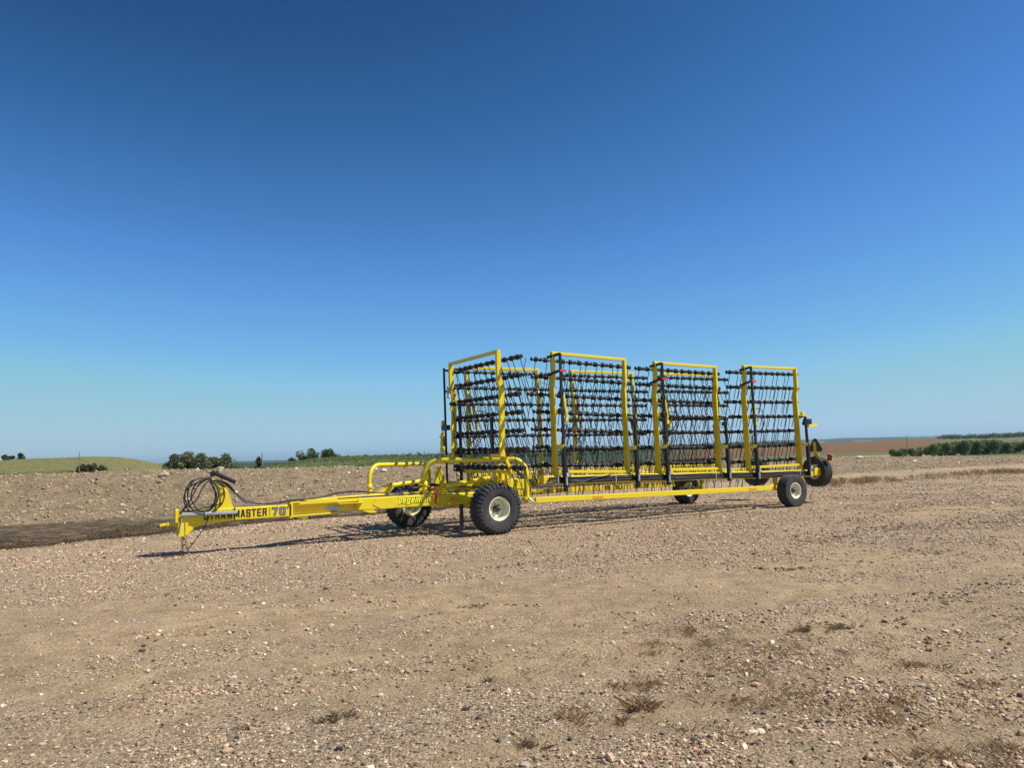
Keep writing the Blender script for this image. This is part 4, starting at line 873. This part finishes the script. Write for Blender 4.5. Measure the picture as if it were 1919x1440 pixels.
def wing_section(u, v, s, zt, zb, drop, indiv=False, label=None, last=False):
    """s=+1 near wing, -1 far wing. u: front post, 2.1 m wide; v: outer face line"""
    wd = 2.1; c = v-s*.1; f = MB()
    def zz(z, uu): return z-drop*(uu-u)/2.8
    for k, uu in enumerate((u+.03, u+wd)):
        zk = zz(zt-.64, uu)
        f.beam(P(uu, c, zz(zb-.02, uu)), P(uu, c-s*.02, zk-.06), .055, .155, (0, 1, 0))
        f.beam(P(uu, c-s*.02, zk-.09), P(uu, c+s*.045, zk+.10), .065, .125, (0, 1, 0), ch=.004)
        f.beam(P(uu, c+s*.045, zk+.06), P(uu, c+s*.045, zz(zt, uu)), .07, .11, (0, 1, 0))
        f.beam(P(uu, c+s*.06, zz(zb+.66, uu)), P(uu+.10, c+s*.23, zz(zb+.66, uu)), .06, .085)
        f.beam(P(uu-.0, c+s*.02, zz(zb+1.48, uu)), P(uu+.09, c+s*.09, zz(zb+1.42, uu)), .03, .1)
    f.beam(P(u-.01, c+s*.045, zz(zt, u)), P(u+wd+.04, c+s*.045, zz(zt, u+wd)), .072, .068)
    f.beam(P(u+.06, c+s*.03, zz(zb+.10, u)), P(u+wd-.03, c+s*.03, zz(zb+.10, u+wd)), .075, .065)
    sec = f.build('harrow_section', Y_, H)
    if label: sec['label'] = label
    vb = c-s*.17
    sp = (zt-.14-(zb+.26))/6
    for i in range(7):
        z = zt-.14-sp*i; js = [0, .0, -.12, .02, -.04, -.02, -.06][i]
        a = (u-.40+js, vb, zz(z, u-.4)); e = (u+2.45+js*.6-(.1 if i > 2 else 0), vb, zz(z, u+2.45))
        link_bar(sec, a, e, 6, (0, -s, 0), (0, .30*s, -1), indiv, js*.5, z)
    # black links outside the frame, straps
    b = MB(); vo = c+s*.20
    b.beam(P(u+.13, vo, zz(zt-.02, u)), P(u+.14, vo, zz(zb+.66, u)), .05, .055); b.beam(P(u+.14, vo, zz(zb+.66, u)), P(u+.16, vo, .78), .085, .085)
    b.beam(P(u-.08, c-s*.02, zz(zt-.10, u)), P(u+.14, vo, zz(zt-.03, u)), .05, .06); b.beam(P(u-.10, c-s*.02, zz(zt-.52, u)), P(u+.14, vo, zz(zt-.40, u)), .05, .06)
    b.box(P(u+.13, vo-s*.02, zb+1.45), .12, .12, .12); b.box(P(u+.13, vo-s*.02, zb+1.85), .09, .09, .10)
    b.beam(P(u+.40, c, zb+1.15), P(u+.16, vo, zb+.85), .03, .03)
    b.build('fold_link', M['black'], sec)
    b = MB(); uu = u+wd
    b.beam(P(uu+.11, vo, zz(zb+1.44, uu)), P(uu+.13, vo, zz(zb+.66, uu)), .06, .06); b.beam(P(uu+.13, vo, zz(zb+.66, uu)), P(uu+.14, vo, .78), .085, .085)
    b.beam(P(uu-.02, c, zz(zb+1.46, uu)), P(uu+.12, vo, zz(zb+1.42, uu)), .035, .035)
    b.box(P(uu+.1, vo-s*.02, zz(zb+1.25, uu)), .10, .10, .10)
    b.build('fold_link', M['black'], sec)
    for uu in (u+.16, u+wd+.14):
        b = MB(); b.tube([P(uu, vo+s*.03, zb-.01), P(uu, vo+s*.03, zb-.20)], .032, 10); b.box(P(uu+.02, vo+s*.05, zb+.02), .07, .05, .08); b.build('height_adjuster', M['silver'], sec)
    b = MB(); b.box(P(u+.17, vo+s*.03, zz(zt-.42, u)), .17, .04, .05); b.build('lock_tag', M['red'], sec)
    b = MB(); a = P(u+.21, c+s*.1, zb+1.98); e = P(u+.30, c+s*.1, zb+1.36); d = (e-a)
    b.tube([a+d*.28, e], .045, 12); b.tube([e, e+d*.14], .028, 8); b.box(e+d*.16, .07, .06, .09); b.tube([a+d*.24, a+d*.3], .05, 12); hc = b.build('section_cylinder', Y_, sec)
    b = MB(); b.tube([a, a+d*.3], .018, 8); b.box(a, .05, .05, .10); b.build('cylinder_rod', M['chrome'], sec)
    b = MB(); b.tube(spline([e-d*.5+P(.04, 0, 0), e-d*.4+P(.30, 0, .02), e+P(.34, 0, -.05), e+d*.2+P(.2, 0, -.12), P(u+.25, c, zb+.9), P(u+.22, c+s*.1, zb+.4), P(u+.3, vo, zb-.06), P(u+.5, vo, zb-.1)], 6), .011, 6)
    b.tube(spline([e+P(.0, 0, .05), e+P(.22, 0, .05), e+P(.25, 0, -.2), P(u+.2, c, zb+.7), P(u+.21, c+s*.1, zb+.3), P(u+.35, vo, zb-.12)], 6), .011, 6); b.build('section_hose', M['hose'], sec)
    return sec
NZ = [(1.80, 3.90, 1.12, .10), (4.84, 3.79, 1.05, .06), (8.00, 3.80, .99, -.01)]
# centre section stands across the machine
def centre_section():
    f = MB(); u = .34; v0, v1 = -.92, 1.36; zt, zb = 3.85, 1.60
    for vv in (v0, v1):
        f.beam(P(u, vv, zb), P(u+.03, vv, zt-.75), .065, .12, (1, 0, 0)); f.beam(P(u+.03, vv, zt-.78), P(u-.03, vv, zt-.58), .065, .115, (1, 0, 0), ch=.004); f.beam(P(u-.03, vv, zt-.62), P(u-.03, vv, zt), .075, .11, (1, 0, 0))
        f.beam(P(u-.02, vv-.02, 1.62), P(u-.20, vv-.14, 1.62), .07, .085)
        for z in (2.9, 2.4, 1.95): f.beam(P(u, vv+.03, z), P(u-.1, vv+.07, z-.16), .03, .05)
    f.beam(P(u-.03, v0-.04, zt), P(u-.03, v1+.04, zt), .07, .07); f.beam(P(u+.25, v0+.03, 1.27), P(u+.25, v1-.03, 1.27), .07, .06); f.beam(P(u+.03, v0, 1.66), P(u+.25, v0+.04, 1.25), .05, .07); f.beam(P(u+.03, v1, 1.66), P(u+.25, v1-.04, 1.25), .05, .07)
    sec = f.build('harrow_section', Y_, H); sec['label'] = 'front harrow section standing across the frame'
    for i in range(7):
        z = 3.70-.388*i; js = [0, 0, -.10, -.03, -.02, .16, .0][i]
        link_bar(sec, (u+.20, -1.28+js*.3, z+.02), (u+.20, 1.92+js, z-.02), 6, (1, 0, 0), (.30, 0, -1), True, .0, z)
    b = MB(); b.beam(P(u-.14, v0-.16, 3.76), P(u-.14, v0-.12, 1.0), .035, .045); b.beam(P(u+.12, v0+.12, 2.9), P(u+.12, v0+.12, .95), .06, .06); b.beam(P(u-.14, v0-.16, 3.72), P(u+.1, v0+.05, 3.62), .05, .05); b.beam(P(u-.14, v0-.14, 3.2), P(u, v0, 3.15), .05, .05); b.box(P(u-.14, v0-.13, 2.32), .1, .3, .12); b.build('fold_link', M['black'], sec)
    b = MB(); b.beam(P(u-.14, v1-.17, 2.45), P(u-.14, v1-.15, 1.62), .06, .06); b.build('fold_link', M['black'], sec)
    b = MB(); b.tube([P(u-.14, v0-.30, 2.20), P(u-.14, v0-.33, 1.88)], .055, 12); b.box(P(u-.14, v0-.27, 2.42), .06, .09, .16); b.box(P(u-.14, v0-.31, 1.80), .08, .14, .14); b.build('section_cylinder', Y_, sec)
    b = MB(); b.tube([P(u-.14, v0-.29, 2.36), P(u-.14, v0-.30, 2.2)], .02, 8); b.build('cylinder_rod', M['chrome'], sec)
    b = MB(); b.tube(spline([P(u-.16, v0-.44, 2.12), P(u-.16, v0-.2, 2.0), P(u-.16, v0-.1, 1.7), P(u-.16, v0-.24, 1.65), P(u-.16, v0-.42, 1.8)]), .011, 6); b.tube(spline([P(u+.3, 1.95, 3.65), P(u+.25, 1.98, 3.3), P(u+.5, 2.1, 3.15), P(u+.9, 2.2, 3.0)]), .008, 6); b.build('section_hose', M['hose'], sec)
    b = MB(); b.tube(spline([P(u-.08, v1-.04, 2.42), P(u-.1, v1-.22, 2.34), P(u-.1, v1-.22, 1.98), P(u-.1, v1-.02, 1.84), P(u-.06, v1+.05, 1.9)], 4), .011, 6); b.build('hold_down_rod', M['silver'], sec)
    b = MB(); b.tube([P(u-.10, v0-.02, 3.30), P(u-.12, v0+.03, 3.02)], .04, 8); b.build('lock_pin', M['silver'], sec)
centre_section()
for i, (u_, zt, zb, dr) in enumerate(NZ):
    wing_section(u_, 1.25, 1, zt, zb, dr, True, ['front', 'middle', 'rear'][i]+' harrow section of the near wing')
for i, (u_, zt, zb, dr) in enumerate([(.78, 3.80, 1.06, .0), (3.95, 3.80, 1.05, .0), (7.15, 3.83, 1.05, .0)]):
    wing_section(u_, -1.15, -1, zt, zb, dr, False, ['front', 'middle', 'rear'][i]+' harrow section of the far wing')
o = rest.build('spring_tines', M['spring'], H); o['kind'] = 'stuff'
# row of short tines below the beams
for (v_, u0_, u1_, z0) in ((.98, 1.2, 10.3, .95), (-.90, .6, 10.2, .95)):
    b = MB(); k = 0
    while u0_+k*.262 < u1_:
        uu = u0_+k*.262+random.uniform(-.03, .03); zz0 = z0+(.18-.026*uu if v_ > 0 else .0)
        b.tube([P(uu, v_, zz0+.1), P(uu+random.uniform(-.03, .05), v_-.06*(1 if v_ > 0 else -1), zz0-.40)], .0055, 5); k += 1
    o = b.build('lower_tines', M['spring'], H)
# wing beams with hose bundles, clamps, rails
def wingbeam(v, ua, za, ub, zb_, near):
    b = MB(); b.beam(P(ua, v, za), P(ub, v, zb_), .15, .19); o = b.build('wing_beam', Y_, H)
    if near:
        hb = MB(); r2 = random.Random(9)
        for k in range(9):
            pts = []; n = 22
            for j in range(n+1):
                f = j/n; uu = ua+.12+(ub-ua-.35)*f; sag = .022*math.sin(uu*math.pi/1.52)
                pts.append(P(uu, v+.092+.012*(k % 3), za+(zb_-za)*f+(k-4)*.0145+sag*(1 if k % 2 else .4)+r2.uniform(-.004, .004)))
            hb.tube(pts, .0125, 6)
        hb.tube(spline([P(ua+.45, v+.14, za), P(ua+.9, v+.15, za-.09), P(ua+1.3, v+.14, za-.01), P(ua+1.8, v+.14, za+.05)], 5), .011, 6)
        hb.tube(spline([P(ub-.9, v+.14, zb_), P(ub-.5, v+.14, zb_-.02), P(ub-.2, v+.12, zb_+.06), P(ub+.1, v+.05, zb_+.13)], 5), .011, 6)
        hb.build('hose_bundle', M['hose'], o)
        for k in range(6):
            uu = ua+.35+k*1.62; zc = za+(zb_-za)*(uu-ua)/(ub-ua); c_ = MB(); c_.box(P(uu, v+.13, zc), .02, .012, .15); c_.build('hose_clamp', M['silver'], o)
    return o
wingbeam(1.17, 1.45, 1.045, 10.55, .845, True)
wingbeam(-1.05, .5, 1.0, 10.5, .90, False)
b = MB(); b.beam(P(.98, 1.6, .655), P(8.32, 1.6, .545), .08, .115); b.prism([P(.98, 1.64, .60), P(.86, 1.56, .70), P(.86, 1.5, .72), P(.98, 1.56, .715)], P(0, 0, -.02)-P(0, 0, 0)); b.beam(P(.80, 1.46, .705), P(1.02, 1.6, .66), .08, .06); b.beam(P(8.3, 1.58, .545), P(8.75, 1.3, .60), .06, .07); b.build('side_rail', Y_, H)
refl(2.62, 1.644, .632, .28, .05); refl(7.6, 1.644, .558, .26, .05)
b = MB(); b.beam(P(.2, -1.5, .66), P(8.0, -1.7, .60), .08, .12); b.build('side_rail', Y_, H)
# comb-like guard plates on the far side below the wing
b = MB(); b.beam(P(.3, -1.2, .80), P(8.6, -1.2, .74), .05, .05)
for k in range(20): b.beam(P(5.4+k*.16, -1.12, 1.02), P(5.4+k*.16, -1.12, 1.28), .012, .09)
b.build('tine_guard', Y_, H)
# ---- rear end: yellow hub block, sign, lamp, brackets
b = MB(); b.box(P(10.72, 1.16, .88), .32, .22, .22); b.box(P(10.92, 1.12, .96), .14, .14, .08); b.beam(P(10.4, 1.17, .86), P(10.7, 1.17, .80), .12, .08); b.beam(P(10.9, 1.1, .90), P(11.35, 1.05, .88), .07, .07); b.tube([P(11.0, 1.06, .88), P(11.05, 1.06, .99)], .03, 8); b.build('wing_end_hub', Y_, H)
b = MB(); b.tube([P(11.3, 1.05, .88), P(11.62, 1.03, .87)], .028, 8); b.build('hitch_pin', M['white'], H)
b = MB(); b.beam(P(11.0, 1.0, .92), P(11.0, 1.0, 1.72), .09, .02, (1, 0, 0)); b.prism([P(10.985, .98, 1.0), P(10.985, 1.36, 1.24), P(10.985, 1.44, 1.16), P(10.985, 1.04, .92)], P(.02, 0, 0)-P(0, 0, 0)); b.prism([P(10.99, 1.05, 1.0), P(10.99, 1.22, 1.2), P(10.99, 1.04, 1.45)], P(.015, 0, 0)-P(0, 0, 0)); b.build('sign_bracket', Y_, H)
tri = [(-.05, .36), (.05, .36), (.24, .05), (.19, -.02), (-.19, -.02), (-.24, .05)]
b = MB(); b.prism([P(11.02, 1.0-a, 1.46+z_) for a, z_ in tri], P(.006, 0, 0)-P(0, 0, 0)); b.build('slow_vehicle_sign', M['dkgrey'], H)
b = MB(); b.beam(P(11.03, 1.435, 1.19), P(11.03, 1.49, 1.35), .15, .03, (1, 0, 0)); lam = b.build('tail_lamp', Y_, H); lam.rotation_euler = (0, 0, 0)
b = MB(); b.box(P(11.0, 1.46, 1.27), .025, .13, .17); b.build('lamp_housing', M['dkgrey'], lam)
b = MB(); b.box(P(10.985, 1.46, 1.27), .012, .08, .14); b.build('lens', M['red'], lam)
b = MB(); b.box(P(10.42, 1.25, 2.30), .2, .14, .16); b.build('control_box', M['black'], H)
b = MB(); b.box(P(10.36, 1.15, 2.50), .10, .08, .16); b.beam(P(10.5, 1.2, 2.18), P(10.95, 1.15, 2.20), .06, .075); b.build('box_bracket', Y_, H)
b = MB(); 
for k in range(3): b.tube(spline([P(10.2, 1.28, .86), P(10.5, 1.3, .98+.03*k), P(10.75, 1.26, 1.08), P(10.85, 1.1, 1.0)], 6), .011, 6)
b.build('rear_hoses', M['hose'], H)
# ------------------------------------------------------------------ air
hz_ = MB(); hz_.add([(x_, y_, z_) for z_ in (-60, 160) for x_, y_ in ((-19500, -300), (19500, -300), (19500, 27000), (-19500, 27000))], [(0, 1, 2, 3), (7, 6, 5, 4), (0, 4, 5, 1), (1, 5, 6, 2), (2, 6, 7, 3), (3, 7, 4, 0)])
m = bpy.data.materials.new('air'); m.use_nodes = True; n = m.node_tree; n.nodes.remove(n.nodes['Principled BSDF'])
pv = N(n, 'ShaderNodeVolumePrincipled'); pv.inputs['Color'].default_value = (.55, .80, .92, 1); pv.inputs['Density'].default_value = 5e-5; pv.inputs['Anisotropy'].default_value = .2
n.links.new(pv.outputs[0], n.nodes['Material Output'].inputs['Volume'])
tag(hz_.build('haze', m), kind='stuff')
